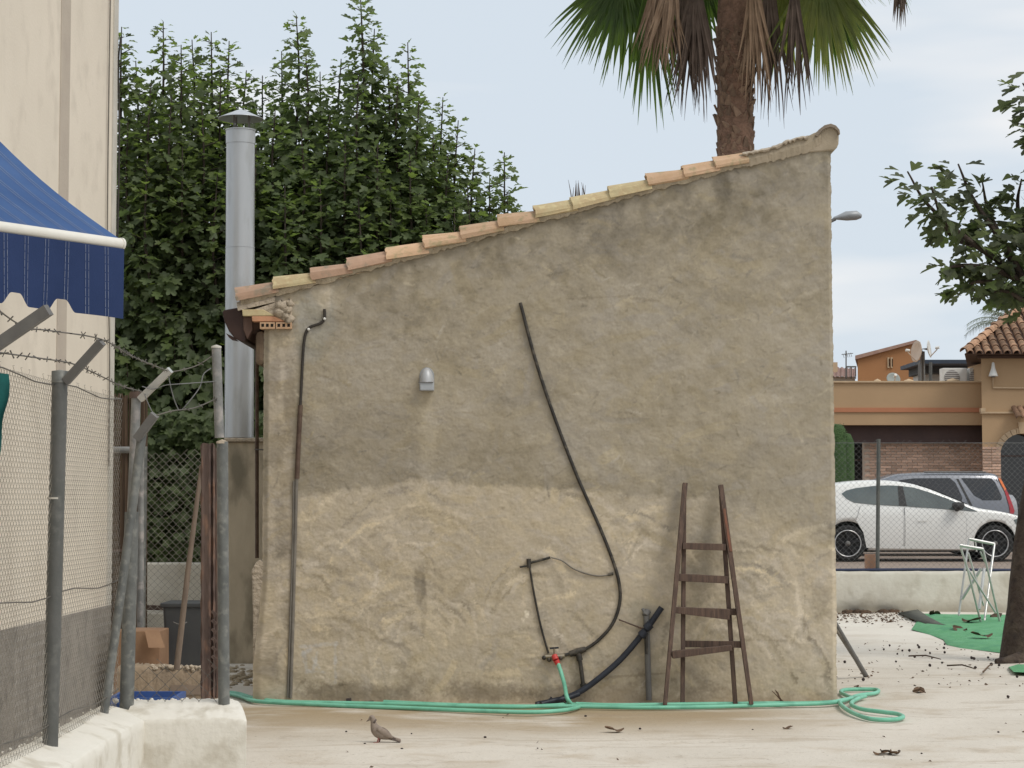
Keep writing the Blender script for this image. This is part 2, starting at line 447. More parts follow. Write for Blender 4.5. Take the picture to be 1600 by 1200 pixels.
# ------------------------------------------------------------------ ground
def ground_mat():
    m = bpy.data.materials.new('pale_yard_concrete')
    m.use_nodes = True
    t = m.node_tree
    N, L = t.nodes.new, t.links.new
    b = t.nodes['Principled BSDF']
    b.inputs['Roughness'].default_value = .9
    b.inputs['Specular IOR Level'].default_value = .25
    co = N('ShaderNodeTexCoord')
    def noise(scale, stretch=(1, 1, 1), detail=6, dist=0.):
        mp_ = N('ShaderNodeMapping')
        mp_.inputs['Scale'].default_value = stretch
        L(co.outputs['Object'], mp_.inputs[0])
        n = N('ShaderNodeTexNoise')
        n.inputs['Scale'].default_value = scale
        n.inputs['Detail'].default_value = detail
        n.inputs['Roughness'].default_value = .62
        n.inputs['Distortion'].default_value = dist
        L(mp_.outputs[0], n.inputs['Vector'])
        return n.outputs['Fac']
    def rampf(x, a, c):
        r = N('ShaderNodeMapRange')
        r.interpolation_type = 'SMOOTHSTEP'
        r.inputs[1].default_value = a
        r.inputs[2].default_value = c
        L(x, r.inputs[0])
        return r.outputs[0]
    def mul(a, c):
        k = N('ShaderNodeMath')
        k.operation = 'MULTIPLY'
        L(a, k.inputs[0])
        if isinstance(c, float):
            k.inputs[1].default_value = c
        else:
            L(c, k.inputs[1])
        return k.outputs[0]
    def mixc(f, a, c):
        k = N('ShaderNodeMixRGB')
        L(f, k.inputs[0])
        if isinstance(a, tuple): k.inputs[1].default_value = (*a, 1)
        else: L(a, k.inputs[1])
        k.inputs[2].default_value = (*c, 1)
        return k.outputs[0]
    c = mixc(rampf(noise(.9), .35, .7), (.65, .6, .525), (.58, .53, .455))
    c = mixc(mul(rampf(noise(1.7, (.8, 1, 1), 8, .5), .5, .7), .7), c, (.48, .405, .31))
    sep = N('ShaderNodeSeparateXYZ')
    L(co.outputs['Object'], sep.inputs[0])
    near = mul(rampf(sep.outputs[1], 13.2, 15.2), rampf(sep.outputs[1], 16.3, 15.6))
    nearx = mul(near, rampf(sep.outputs[0], 3.0, 1.5))
    c = mixc(mul(mul(nearx, rampf(noise(1.1, (.5, 1, 1), 6, .3), .3, .52)), .9), c, (.34, .255, .15))
    c = mixc(mul(rampf(noise(3.1, (.7, 1.2, 1), 8, .8), .59, .66), .32), c, (.33, .265, .195))
    c = mixc(mul(rampf(noise(1.3, (.4, 2.2, 1), 9, 1.6), .575, .61), .3), c, (.36, .29, .21))
    c = mixc(mul(rampf(noise(34, (1, 1, 1), 4), .6, .72), .55), c, (.2, .165, .125))
    wash = mul(rampf(sep.outputs[1], 18., 25.), rampf(noise(.7), .3, .6))
    c = mixc(mul(wash, .7), c, (.72, .68, .6))
    L(c, b.inputs['Base Color'])
    bu = N('ShaderNodeBump')
    bu.inputs['Strength'].default_value = .5
    bu.inputs['Distance'].default_value = .015
    L(noise(18, (1, 1, 1), 8), bu.inputs['Height'])
    L(bu.outputs[0], b.inputs['Normal'])
    return m
m_concrete = ground_mat()
def ring_pts(u, v):
    return (-600 + 1200 * u, -200 + 1000 * v, -.35)
struct('ground', MB().grid(ring_pts, 8, 8, False), m_earth)
def yardf(i, j):
    x, y = -9 + 24 * i, -6 + 35 * j
    z = .006 * math.sin(x * 2.1 + y * .7) + .005 * math.sin(y * 2.9 - x) if y > 1 else 0
    return (x, y, z - .006)
struct('yard_concrete', MB().grid(yardf, 120, 175), m_concrete)
ZP = P(1400, 878, 34).z
struct('car_park', MB().box((1.5, 29.05, -.34), (60, 120, ZP)), m_asph)

# ------------------------------------------------------------------ the shed
YS = 16.0
XL, XR = P(411, 700, YS).x, P(1304.5, 700, YS).x
def wz(u, v, Y=YS):
    p = P(u, v, Y)
    return p.x, p.z
top_knots = [wz(372, 480), wz(1165, 257), wz(1240, 240), wz(1278, 224), wz(1304.5, 219)]
def top_of(x):
    return np.interp(x, [k[0] for k in top_knots], [k[1] for k in top_knots])
shed = thing('shed', (.3, YS, 0), 'windowless shed with patchy beige rendered wall and sloping tiled roof', 'shed')
# albedo and relief of the trowelled render, painted stroke by stroke in numpy
PXM = .006
X0, Z0 = -2.35, -.1
IW, IH = 860, 830
xs = X0 + np.arange(IW) * PXM
zs = Z0 + np.arange(IH) * PXM
XX, ZZ = np.meshgrid(xs, zs)
def pu(u): return wz(u, 700)[0]
def pv(v): return wz(800, v)[1]
bx = [wz(a, b) for a, b in ((400, 778), (465, 776), (540, 765), (640, 757), (760, 760), (860, 767), (1000, 776), (1130, 780), (1220, 810), (1310, 850))]
bound = np.interp(XX, [b[0] for b in bx], [b[1] for b in bx]) + .02 * fftnoise(IH, IW, 2.4, seed=3) 
soft = .025 + .11 * ss(pu(1080), pu(1200), XX)
low = (1 - ss(-1, 1, (ZZ - bound) / soft)) * (1 - .3 * ss(pu(840), pu(1060), XX) * ss(.9, 1.5, ZZ))
HF = np.zeros((IH, IW))
TN = np.zeros((IH, IW))
HU = np.zeros((IH, IW))
NJ = fftnoise(IH, IW, 1.6, seed=77, lo=12)
def strokes(n, zlo, zhi, lmin, lmax, wmin, wmax, amp, ton, rad, seed, bias=None, bt=0.):
    r = np.random.default_rng(seed)
    for _ in range(n):
        cx, cz = r.uniform(X0, -X0 + .4), r.uniform(zlo, zhi)
        L_, W_ = r.uniform(lmin, lmax), r.uniform(wmin, wmax)
        ang = r.uniform(0, PI) if bias is None else bias(cx, cz, r)
        rr = r.uniform(*rad) * r.choice((-1, 1))
        e = L_ / 2 + W_ + .02
        i0, i1 = max(0, int((cx - e - X0) / PXM)), min(IW, int((cx + e - X0) / PXM))
        j0, j1 = max(0, int((cz - e - Z0) / PXM)), min(IH, int((cz + e - Z0) / PXM))
        if i1 - i0 < 3 or j1 - j0 < 3: continue
        dx, dz = XX[j0:j1, i0:i1] - cx, ZZ[j0:j1, i0:i1] - cz
        s = dx * math.cos(ang) + dz * math.sin(ang)
        t = -dx * math.sin(ang) + dz * math.cos(ang) - s * s / (2 * rr)
        m = np.clip(1 - (np.abs(s) / (L_ / 2)) ** 6, 0, 1) * ss(W_ / 2, W_ / 2 * .8, np.abs(t) + .004 * NJ[j0:j1, i0:i1])
        a = r.uniform(-.6, 1) * amp
        ridge = np.exp(-((t - W_ * .47) / .008) ** 2) * np.clip(1 - (np.abs(s) / (L_ / 2)) ** 2, 0, 1)
        HF[j0:j1, i0:i1] = HF[j0:j1, i0:i1] * (1 - .55 * m) + a * m + ridge * amp * r.uniform(.2, 1.3)
        TN[j0:j1, i0:i1] = TN[j0:j1, i0:i1] * (1 - .6 * m) + m * (r.normal(0, ton) + bt) * (.6 + .4 * s / L_ * 2) + ridge * ton * r.uniform(-.9, .7)
        HU[j0:j1, i0:i1] = HU[j0:j1, i0:i1] * (1 - .7 * m) + m * r.normal(0, 1)
def fan(cx, cz, r):
    # arm-swing arcs of the trowel
    k = round(cx / .9) * .9
    return math.atan2(cz - .55, cx - k) + PI / 2 + r.normal(0, .35)
def swing(cx, cz, a0, a1, r0, w, tone, amp, r, hue):
    """one sweep of the trowel: an arc about the shoulder, crisp on its outer edge, feathered inside"""
    e = r0 + w + .03
    i0, i1 = max(0, int((cx - e - X0) / PXM)), min(IW, int((cx + e - X0) / PXM))
    j0, j1 = max(0, int((cz - e - Z0) / PXM)), min(IH, int((cz + e - Z0) / PXM))
    if i1 - i0 < 4 or j1 - j0 < 4: return
    sl2 = (slice(j0, j1), slice(i0, i1))
    dx, dz = XX[sl2] - cx, ZZ[sl2] - cz
    rho = np.hypot(dx, dz) + .008 * NJ[sl2] + .02 * NW[sl2]
    th = np.arctan2(dz, dx)
    d = (th - (a0 + a1) / 2 + PI) % (2 * PI) - PI
    hw_ = (a1 - a0) / 2
    m = ss(hw_, hw_ * .72, np.abs(d) + .05 * NJ[sl2]) * ss(r0 - w, r0 - w * .3, rho) * ss(r0 + .006, r0 - .004, rho)
    lip = np.exp(-((rho - r0) / .007) ** 2) * ss(hw_, hw_ * .6, np.abs(d))
    TN[sl2] = TN[sl2] * (1 - .75 * m) + tone * m - lip * .05
    HF[sl2] = HF[sl2] * (1 - .6 * m) + amp * m + lip * amp * .8
    HU[sl2] = HU[sl2] * (1 - .7 * m) + hue * m
NW = fftnoise(IH, IW, 3., seed=78, lo=3)
def swings(nc, zlo, zhi, rr, ns, wr_, ton, amp, seed, span, up=PI / 2, dev=.5):
    r = np.random.default_rng(seed)
    for _ in range(nc):
        cx, cz = r.uniform(X0 + .1, 2.7), r.uniform(zlo, zhi)
        mid = up + r.normal(0, dev)
        for _ in range(ns):
            m_ = mid + r.normal(0, .35)
            h = r.uniform(*span) / 2
            swing(cx + r.normal(0, .05), cz + r.normal(0, .05), m_ - h, m_ + h, r.uniform(*rr), r.uniform(*wr_), r.normal(0, ton) + ton * .3, r.uniform(.2, 1) * amp, r, r.normal(0, 1))
strokes(250, 0, 1.85, .1, .4, .03, .09, .0012, .03, (.25, .8), 5, fan)
swings(46, .0, 1.3, (.12, .62), 11, (.02, .075), .085, .0016, 91, (.35, 1.5))
swings(26, .1, 1.5, (.05, .3), 4, (.02, .08), .07, .0016, 92, (.5, 1.8))
strokes(700, 1.6, 4.8, .08, .3, .03, .09, .0014, .028, (.15, .6), 6)
swings(60, 1.5, 4.5, (.1, .45), 9, (.02, .08), .04, .0018, 93, (.25, 1.0))
strokes(280, 1.8, 4.8, .2, .6, .05, .14, .0012, .035, (.4, 1.2), 9, lambda a, b, r: r.normal(.15, .45))
strokes(800, 1.5, 4.8, .04, .15, .006, .013, .004, .05, (.1, .5), 10, lambda a, b, r: r.normal(-.15, .6), -.1)
strokes(420, 1.5, 4.8, .04, .16, .008, .02, .004, .05, (.1, .5), 11, lambda a, b, r: r.normal(-.15, .7), .09)
strokes(160, .1, 1.7, .03, .12, .008, .018, .003, .05, (.1, .4), 8)
n1 = fftnoise(IH, IW, 2.6, seed=21)
n2 = fftnoise(IH, IW, 1.5, seed=22, lo=25)
n3 = fftnoise(IH, IW, 2.4, ax=2.2, ay=.7, seed=23)       # vertical streaks
n4 = fftnoise(IH, IW, 2.2, seed=24, lo=6)
n5 = fftnoise(IH, IW, 2.0, seed=25, lo=3, hi=60)
n6 = fftnoise(IH, IW, 1.2, seed=26, lo=60)
HF = HF * .22 + .00022 * n2 + .0004 * n4 + .003 * n1 + .0001 * n6
up_c = np.array((.342, .298, .226))
lo_c = np.array((.482, .413, .31))
col = up_c * (1 - low[..., None]) + lo_c * low[..., None]
val = 1 + TN * 1.75 + .026 * n6 + .012 * n4 + .03 * n3 * (1 - .5 * low) + .012 * n2 + .035 * n1
dk = ss(.5, 1.7, n5) * (1 - low)
val *= 1 - .09 * dk
val *= 1 + .07 * ss(.7, 2., -n5)
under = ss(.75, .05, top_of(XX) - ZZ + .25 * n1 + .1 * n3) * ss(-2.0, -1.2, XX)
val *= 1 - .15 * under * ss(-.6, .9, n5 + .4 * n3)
# rising damp at the foot
damp = ss(.26, .02, ZZ + .06 * n1 + .03 * n4)
col = col * (1 - .42 * damp[..., None]) + np.array((.2, .15, .09)) * .42 * damp[..., None]
def blot(u, v, ru, rv, amt, tint=None, p=2., wob=.35):
    x, z = wz(u, v)
    d = ((np.abs(XX - x) / (ru / 187.5)) ** p + (np.abs(ZZ - z) / (rv / 187.5)) ** p) ** (1 / p) + wob * n4 * .35 + wob * n1 * .25
    k = ss(1.15, .55, d)
    global col, val
    if tint is None:
        val = val * (1 + amt * k)
    else:
        col = col * (1 - amt * k[..., None]) + np.array(tint) * amt * k[..., None]
    return k
blot(487, 505, 34, 60, .55, (.335, .325, .285))
blot(500, 450, 16, 30, .6, (.5, .43, .32))
blot(507, 468, 9, 22, .5, (.52, .45, .34))
blot(438, 760, 24, 330, .85, (.46, .395, .305), p=4)
for a in ((432, 700, 14, 40), (440, 830, 13, 50), (448, 960, 12, 60), (430, 590, 10, 30), (452, 620, 9, 70), (428, 1040, 12, 40)):
    blot(*a, -.22)
blot(420, 1000, 16, 110, .5, (.5, .42, .3), p=3)
blot(668, 690, 17, 75, .16)
blot(656, 915, 9, 30, -.3)
blot(662, 945, 5, 45, -.18)
blot(560, 1085, 90, 20, -.25)
blot(760, 1082, 80, 16, -.28)
blot(600, 1068, 30, 10, .22)
blot(1005, 955, 36, 24, .5, (.33, .3, .23))
blot(1100, 900, 28, 90, -.12)
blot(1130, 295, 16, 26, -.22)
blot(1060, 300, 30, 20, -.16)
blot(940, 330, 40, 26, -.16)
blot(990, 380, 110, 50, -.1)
blot(870, 550, 16, 12, .14)
blot(1190, 625, 45, 12, .13)
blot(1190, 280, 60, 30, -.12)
blot(1280, 250, 20, 30, .1, (.36, .33, .25))
blot(1282, 940, 26, 34, -.22)
blot(1060, 1065, 70, 25, -.18)
blot(1240, 1068, 60, 22, .3, (.42, .38, .29))
blot(880, 1085, 50, 18, -.2)
blot(700, 640, 60, 70, .09)
blot(640, 700, 140, 60, -.06)
blot(1005, 830, 12, 16, -.22)
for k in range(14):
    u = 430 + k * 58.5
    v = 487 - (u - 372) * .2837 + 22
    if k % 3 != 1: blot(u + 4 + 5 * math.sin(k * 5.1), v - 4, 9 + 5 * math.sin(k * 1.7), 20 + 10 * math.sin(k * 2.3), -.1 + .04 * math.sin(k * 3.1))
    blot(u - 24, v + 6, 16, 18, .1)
# chalked square outline on the lower left
def line(u0, v0, u1, v1, w, amt, tint):
    a, b = Vector(wz(u0, v0)), Vector(wz(u1, v1))
    d = b - a
    L2 = d.length_squared
    t = np.clip(((XX - a.x) * d.x + (ZZ - a.y) * d.y) / L2, 0, 1)
    dist = np.hypot(XX - a.x - t * d.x, ZZ - a.y - t * d.y) + .004 * n4
    k = ss(w / 187.5, w / 375, dist) * amt * (.65 + .35 * np.clip(n2, -1, 1))
    global col
    k = np.clip(k, 0, 1)[..., None]
    col = col * (1 - k) + np.array(tint) * k
chk = (.5, .48, .45)
for a in ((470, 1010, 526, 1006), (474, 1018, 480, 1050), (480, 1048, 506, 1050), (524, 1008, 524, 1066), (472, 1022, 486, 1014), (488, 1028, 500, 1046), (496, 1020, 490, 1046)):
    line(*a, 3.4, .75, chk)
crk = (.17, .135, .085)
for a in ((462, 1078, 476, 1062), (1236, 1004, 1240, 1000), (1240, 1000, 1228, 994), (1250, 962, 1262, 980), (1262, 980, 1264, 1000), (1160, 1000, 1230, 1001), (1250, 1050, 1300, 1060), (1256, 985, 1258, 930), (885, 468, 985, 462), (985, 466, 1030, 470), (930, 1060, 1040, 1052)):
    line(*a, 2.2, .45, crk)
for a in ((818, 930, 826, 1000), (820, 880, 816, 960)):
    line(*a, 2., .35, (.56, .47, .33))
for u, v in ((822, 962), (817, 968), (449, 618), (466, 617), (822, 958)):
    line(u, v, u + 1, v + 1, 2.6, .9, (.7, .62, .48))
line(985, 868, 1000, 832, 2.2, .5, (.27, .23, .17))
line(965, 892, 985, 868, 2.0, .5, (.27, .23, .17))
HU = np.clip(HU + .5 * n5, -2, 2)[..., None]
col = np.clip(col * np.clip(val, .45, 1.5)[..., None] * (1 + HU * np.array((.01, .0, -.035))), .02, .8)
NX, NZ = 720, 650
gu = np.linspace(XL, XR, NX)
gt = np.linspace(0, 1, NZ)
GX = np.repeat(gu[None, :], NZ, 0)
TOPX = top_of(gu)
GZ = -.03 + gt[:, None] * (TOPX[None, :] + .03)
fi = np.clip((GX - X0) / PXM, 0, IW - 1.01)
fj = np.clip((GZ - Z0) / PXM, 0, IH - 1.01)
i0, j0 = fi.astype(int), fj.astype(int)
a_, b_ = fi - i0, fj - j0
def samp(A):
    if A.ndim == 3:
        aa, bb = a_[..., None], b_[..., None]
    else:
        aa, bb = a_, b_
    return (A[j0, i0] * (1 - aa) + A[j0, i0 + 1] * aa) * (1 - bb) + (A[j0 + 1, i0] * (1 - aa) + A[j0 + 1, i0 + 1] * aa) * bb
HFs = samp(HF)
edge = 1 - np.minimum(ss(0, .05, GX - XL), ss(0, .035, XR - GX))
GY = YS - HFs * 1.0 + edge * .03
GX2 = GX + (edge * samp(n1) * .003 + edge * samp(n4) * .002)
# the corner bows out near the foot, as in the photo
GX2 = GX2 - (GX < XL + .12) * (ss(XL + .12, XL, GX)) * .075 * ss(1.15, .2, GZ)
vco = np.stack([GX2, GY, GZ], -1).reshape(-1, 3).astype(np.float32)
idx = np.arange(NX * NZ).reshape(NZ, NX)
quads = np.stack([idx[:-1, :-1], idx[:-1, 1:], idx[1:, 1:], idx[1:, :-1]], -1).reshape(-1, 4)
me = bpy.data.meshes.new('wall')
me.vertices.add(len(vco))
me.vertices.foreach_set('co', vco.ravel())
me.loops.add(quads.size)
me.loops.foreach_set('vertex_index', quads.ravel().astype(np.int32))
me.polygons.add(len(quads))
me.polygons.foreach_set('loop_start', np.arange(0, quads.size, 4, dtype=np.int32))
me.polygons.foreach_set('use_smooth', np.ones(len(quads), bool))
me.update(calc_edges=True)
ca = me.color_attributes.new('Col', 'FLOAT_COLOR', 'POINT')
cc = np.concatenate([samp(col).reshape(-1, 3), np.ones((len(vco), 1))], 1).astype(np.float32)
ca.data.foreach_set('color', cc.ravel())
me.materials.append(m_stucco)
o = bpy.data.objects.new('front_wall', me)
COL.objects.link(o)
adopt(o, shed)
# sides, back and roof deck
YB = 19.6
zl, zr = float(top_of(XL)), float(top_of(XR))
MB().box((XL + .004, YS + .05, -.03), (XL + .2, YB - .21, zl - .06)).build('side_wall', m_shed_side, shed)
MB().box((XR - .2, YS + .05, -.03), (XR - .012, YB - .21, zr - .12)).build('side_wall', m_shed_side, shed)
MB().prism([(XL + .004, -.03), (XR - .012, -.03), (XR - .012, zr - .12), (XL + .004, zl - .06)], YB - .2, YB).build('back_wall', m_shed_side, shed)
sl_ = (top_knots[1][1] - top_knots[0][1]) / (top_knots[1][0] - top_knots[0][0])
ex0 = P(376, 480, YS).x
ez0 = float(top_of(ex0))
MB().prism([(ex0 + .03, ez0 - .05), (XR - .05, zr - .16), (XR - .05, zr - .05), (ex0 + .03, ez0 + .0)], YS + .1, YB + .1).build('roof_deck', m_mortar, shed)
rt = MB()
ang = math.atan(sl_)
dv = Vector((math.cos(ang), 0, math.sin(ang)))
nv_ = Vector((-math.sin(ang), 0, math.cos(ang)))
def barrel(mb, a, d, n, side, length, r0, r1, th=.012, seg=8):
    """half-round clay tile from a along d, crown towards n; solid"""
    a, d, n, s = Vector(a), Vector(d), Vector(n), Vector(side)
    vv, ff = [], []
    for q, (L_, r) in enumerate(((0, r0), (length, r1))):
        for w in (0, th):
            for k in range(seg + 1):
                t = PI * k / seg
                vv.append(a + d * L_ + (s * math.cos(t) + n * math.sin(t)) * (r - w))
    m = seg + 1
    for k in range(seg):
        ff.append((k, k + 1, 2 * m + k + 1, 2 * m + k))
        ff.append((m + k + 1, m + k, 3 * m + k, 3 * m + k + 1))
        ff.append((k + 1, k, m + k, m + k + 1))
        ff.append((2 * m + k, 2 * m + k + 1, 3 * m + k + 1, 3 * m + k))
    for k in (0, seg):
        ff.append((k, 2 * m + k, 3 * m + k, m + k))
    mb.add(vv, ff, False)
for c in range(1, 15):
    yy = YS + .12 + c * .235
    for k in range(14):
        barrel(rt, Vector((ex0, yy, ez0 + .03)) + dv * (k * .325), (dv + nv_ * -.05).normalized(), nv_, (0, 1, 0), .38, .1, .085, seg=5)
tag(rt.build('roof_tiles', m_tile, shed), kind='stuff')
# verge tiles, one by one
mats = [m_tile_pink, m_tile_yel, m_tile_pink, m_tile_pink, m_tile, m_tile, m_tile, m_tile, m_tile_yel, m_tile_yel, m_tile_yel, m_tile, m_tile, m_tile]
us = [372, 430, 488, 546, 606, 664, 722, 780, 837, 895, 953, 1012, 1069, 1117, 1162]
def vline(u): return 473.5 - (u - 372) * .2780
for k in range(14):
    mb = MB()
    a = P(us[k], vline(us[k]) + random.uniform(-3, 2.5), YS + .055)
    b = P(us[k + 1] + 7, vline(us[k + 1] + 7) + 5 + random.uniform(-1.5, 1.5), YS + .055)
    d = (b - a)
    L_ = d.length
    d.normalize()
    n = Vector((-d.z, 0, d.x))
    r0 = .118 + random.uniform(-.006, .006)
    barrel(mb, a, d, n, (0, -1, 0), L_, r0, r0 * .86, th=.016, seg=12)
    rg = random.Random(k)
    mb.v = [tuple(Vector(p) + Vector((rg.uniform(-.008, .008), rg.uniform(-.006, .006), rg.uniform(-.008, .008)))) for p in mb.v]
    mb.build('verge_tile', mats[k], shed)
# bedding mortar under the tiles (rough strip)
def strip(fn0, fn1, ya, yb, u0, u1, n, amp, seed):
    rg = random.Random(seed)
    mb = MB()
    rows = []
    for i in range(n + 1):
        u = u0 + (u1 - u0) * i / n
        t0, t1 = fn0(u) + rg.uniform(-amp, amp) * .4, fn1(u) + rg.uniform(-amp, amp)
        rows.append([P(u, t0, yb), P(u, t0 + 1, ya + .015), P(u, (t0 + t1) / 2, ya + rg.uniform(-.003, .003)), P(u, t1, ya + .012), P(u, t1 + 1, yb)])
    vv = [p for r in rows for p in r]
    m = 5
    ff = [(i * m + j, i * m + j + 1, (i + 1) * m + j + 1, (i + 1) * m + j) for i in range(n) for j in range(m - 1)]
    mb.add(vv, ff, False)
    return mb
strip(lambda u: vline(u) - 10, lambda u: vline(u) + 6, YS - .035, YS + .07, 376, 1158, 150, 2.2, 4).build('tile_bedding', m_mortar, shed)
m_ridge = mat('ridge_render', (.38, .315, .232), (.32, .265, .19), scale=6, rough=.95, bump=.4, bscale=30, bdist=.012)
m_ridge_t = mat('mortared_ridge_tile', (.3, .24, .18), (.22, .18, .14), scale=9, rough=.95, bump=.5, bscale=60)
# mortared upper verge and the ridge tile at the top corner
cap_k = [(1158, 240, 262), (1175, 237, 259), (1195, 233, 255), (1213, 228, 251), (1228, 221, 247), (1244, 216, 243), (1258, 214, 239), (1270, 209, 233), (1282, 203, 226)]
strip(lambda u: np.interp(u, [k[0] for k in cap_k], [k[1] for k in cap_k]), lambda u: np.interp(u, [k[0] for k in cap_k], [k[2] for k in cap_k]), YS - .03, YS + .5, 1156, 1283, 44, 1.6, 9).build('verge_mortar', m_ridge, shed)
strip(lambda u: np.interp(u, [k[0] for k in cap_k], [k[1] - 1.5 for k in cap_k]), lambda u: np.interp(u, [k[0] for k in cap_k], [k[1] + 3.5 for k in cap_k]), YS - .05, YS + .5, 1160, 1262, 30, 2.4, 29).build('mortar_skim', m_mortar_l, shed)
mb = MB()
rc = P(1293, 222, YS)
poly = []
for u, v in ((1240, 240), (1256, 219), (1268, 211), (1279, 205), (1288, 199.5), (1296, 197), (1304, 199.5), (1309, 206), (1310.5, 214), (1310, 225), (1307.5, 231), (1303, 235), (1270, 238)):
    poly.append(wz(u, v))
mb.prism(poly[::-1], YS - .016, YS + .3)
mb.build('ridge_end', m_ridge, shed, bevel=.012)
mb = MB()
pl = [wz(u, v) for u, v in ((1272, 213), (1278, 204), (1287, 197), (1297, 194.5), (1305, 197.5), (1310.5, 204), (1311.5, 211), (1309.5, 212), (1307.5, 206.5), (1302, 201.5), (1296, 200), (1288, 202), (1281, 208), (1276, 215))]
mb.prism(pl[::-1], YS - .045, YS + .4)
mb.build('ridge_tile', m_ridge_t, shed, bevel=.004)
for k in range(8):
    mb = MB()
    mb.prism([(x, z + .0) for x, z in pl][::-1], YS + .41 + k * .4, YS + .8 + k * .4)
    mb.build('ridge_tile', m_tile, shed)
# eave corner: bedding tile, sloping mortar, brick corbel and hollow brick ends
mb = MB()
a = P(374, 487, YS + .05)
b = P(432, 473, YS + .05)
d = (b - a)
L_ = d.length
d.normalize()
barrel(mb, a, d, Vector((-d.z, 0, d.x)), (0, -1, 0), L_, .085, .08, th=.016, seg=10)
mb.build('under_tile', m_mortar_l, shed)
def slab(poly, y0, y1, name, m, bevel=.006):
    mb = MB()
    mb.prism([wz(u, v) for u, v in poly][::-1], y0, y1)
    return mb.build(name, m, shed, bevel=bevel)
slab(((379, 490), (428, 474), (456, 468), (457, 503), (434, 502), (430, 494), (392, 493)), YS - .03, YS + .4, 'eave_mortar', m_mortar_l)
rk = random.Random(3)
for u, v, s in ((440, 478, .055), (449, 484, .05), (437, 488, .05), (452, 474, .04), (446, 494, .045), (452, 498, .04)):
    mb = MB()
    c = P(u, v, YS - .03)
    mb.lathe([(.001, -s * .8), (s * .7, -s * .6), (s, 0), (s * .7, s * .6), (.001, s * .8)], c, 8)
    mb.v = [tuple(Vector(p) + Vector((rk.uniform(-.012, .012), rk.uniform(-.01, .01), rk.uniform(-.012, .012)))) for p in mb.v]
    mb.build('mortar_lump', m_mortar_l, shed)
slab(((379, 484), (412, 484), (430, 494), (380, 494.5)), YS - .036, YS + .3, 'lichened_brick', m_tile_yel)
slab(((394, 494.8), (430, 494.8), (447, 503), (395, 503)), YS - .04, YS + .25, 'corbel_brick', m_brick_cut)
slab(((380, 495), (393.5, 495), (394, 515), (386, 530), (380, 515)), YS - .0, YS + 2.5, 'eave_board', m_soff)
for u0, u1 in ((407, 430.5), (432, 456.5)):
    bk = slab(((u0, 504), (u1, 504), (u1, 514.5), (u0, 514.5)), YS - .045, YS + .2, 'hollow_brick', m_brick_end, .002)
    for k in range(3):
        c = u0 + 4.6 + k * (u1 - u0 - 9) / 2
        (x0_, z1_), (x1_, z0_) = wz(c - 2.1, 506.6), wz(c + 2.1, 511.4)
        MB().box((x0_, YS - .0465, z0_), (x1_, YS - .03, z1_)).build('brick_hole', m_dark, bk)
# soffit of the eave running back
mb = MB()
xa, xb = P(378, 500, YS).x, XL + .01
za = P(380, 512, YS).z
for k in range(13):
    y = YS + .05 + k * .27
    x0_ = xa
    barrel(mb, (x0_, y + .12, za + .06), (1, 0, sl_), (0, 0, -1), (0, 1, 0), xb - xa + .05, .12, .12, th=.02, seg=6)
mb.build('eave_tiles', m_soff, shed)
mb = MB()
mb.box((P(398, 520, YS).x, YS + .03, P(398, 570, YS).z), (XL + .02, YS + 2.9, P(398, 516, YS).z))
mb.build('eave_render', mat('eave_brown', (.2, .145, .095), (.14, .1, .07), scale=9, rough=.95, bump=.6, bscale=20), shed, bevel=.04)
# plinth stub at the lower-left corner
mb = MB()
mb.prism([wz(394, 1100), wz(394, 960), wz(392, 892), wz(398, 880), wz(405, 874), wz(414, 880), wz(414, 1100)][::-1], YS + .03, YS + .35)
mb.build('plinth', m_mortar_l, shed, bevel=.015)

# gutter and downpipe
gut = thing('gutter', P(365, 520, YS), 'dark brown half round gutter end under the lowest roof tile', 'gutter')
mb = MB()
gp = [wz(u, v) for u, v in ((347, 488), (349, 484), (384, 478), (386, 512), (383, 533), (376, 534), (366, 528), (357, 517), (350, 502))]
mb.prism(gp[::-1], YS + .02, YS + 3.3)
mb.build('trough', m_gutter, gut, bevel=.008)
mb = MB()
mb.prism([wz(u, v) for u, v in ((352, 520), (364, 526), (372, 533), (362, 531), (357, 527))][::-1], YS + .03, YS + .06)
mb.build('gutter_lip', m_gutter, gut)
dp = thing('downpipe', P(402, 872, YS + 1.2), 'thin brown downpipe beside the stained wall behind the shed corner', 'downpipe')
MB().tube([P(401.5, 535, YS + 1.2), P(401.5, 872, YS + 1.2)], .017, 10).build('pipe', m_cable_br, dp)
MB().bar(P(398, 702, YS + 1.18), P(414, 703, YS + 1.18), .012, .03).build('bracket', m_greypipe, dp)

# ------------------------------------------------------------------ fittings on the shed wall
def wire(name, pts, Y, r, m, parent=None, n=8, sp=6):
    q = [P(a, b, Y) for a, b in pts]
    return MB().tube(spline(q, sp) if sp > 1 else q, r, n).build(name, m, parent)
wl = thing('wall_lamp', P(667, 612, YS), 'small grey bulkhead lamp with domed hood on the beige wall', 'lamp')
mb = MB()
arc = [(667 + 11.5 * math.cos(t), 588 - 14 * math.sin(t)) for t in np.linspace(0, PI, 17)]
mb.prism([wz(*q) for q in arc + [(655.5, 611), (678.5, 611)]], YS - .01, YS + .02)
mb.build('back_plate', m_lamp, wl, bevel=.004)
mb = MB()
def hood(i, j):
    t = PI * i
    k = math.cos(PI / 2 * j)
    p = P(667 + 11 * math.cos(t) * k, 598 - 23 * math.sin(t) * k, YS)
    p.y = YS - .01 - .075 * math.sin(PI / 2 * j)
    return p
mb.grid(hood, 20, 6)
mb.build('hood', mat('lamp_hood_grey', (.5, .5, .51), (.44, .45, .46), scale=6, rough=.45, metal=.2), wl)
mb = MB()
mb.prism([wz(u, v) for u, v in ((656, 598), (678.5, 598), (678.5, 611), (657, 611))], YS - .075, YS - .01)
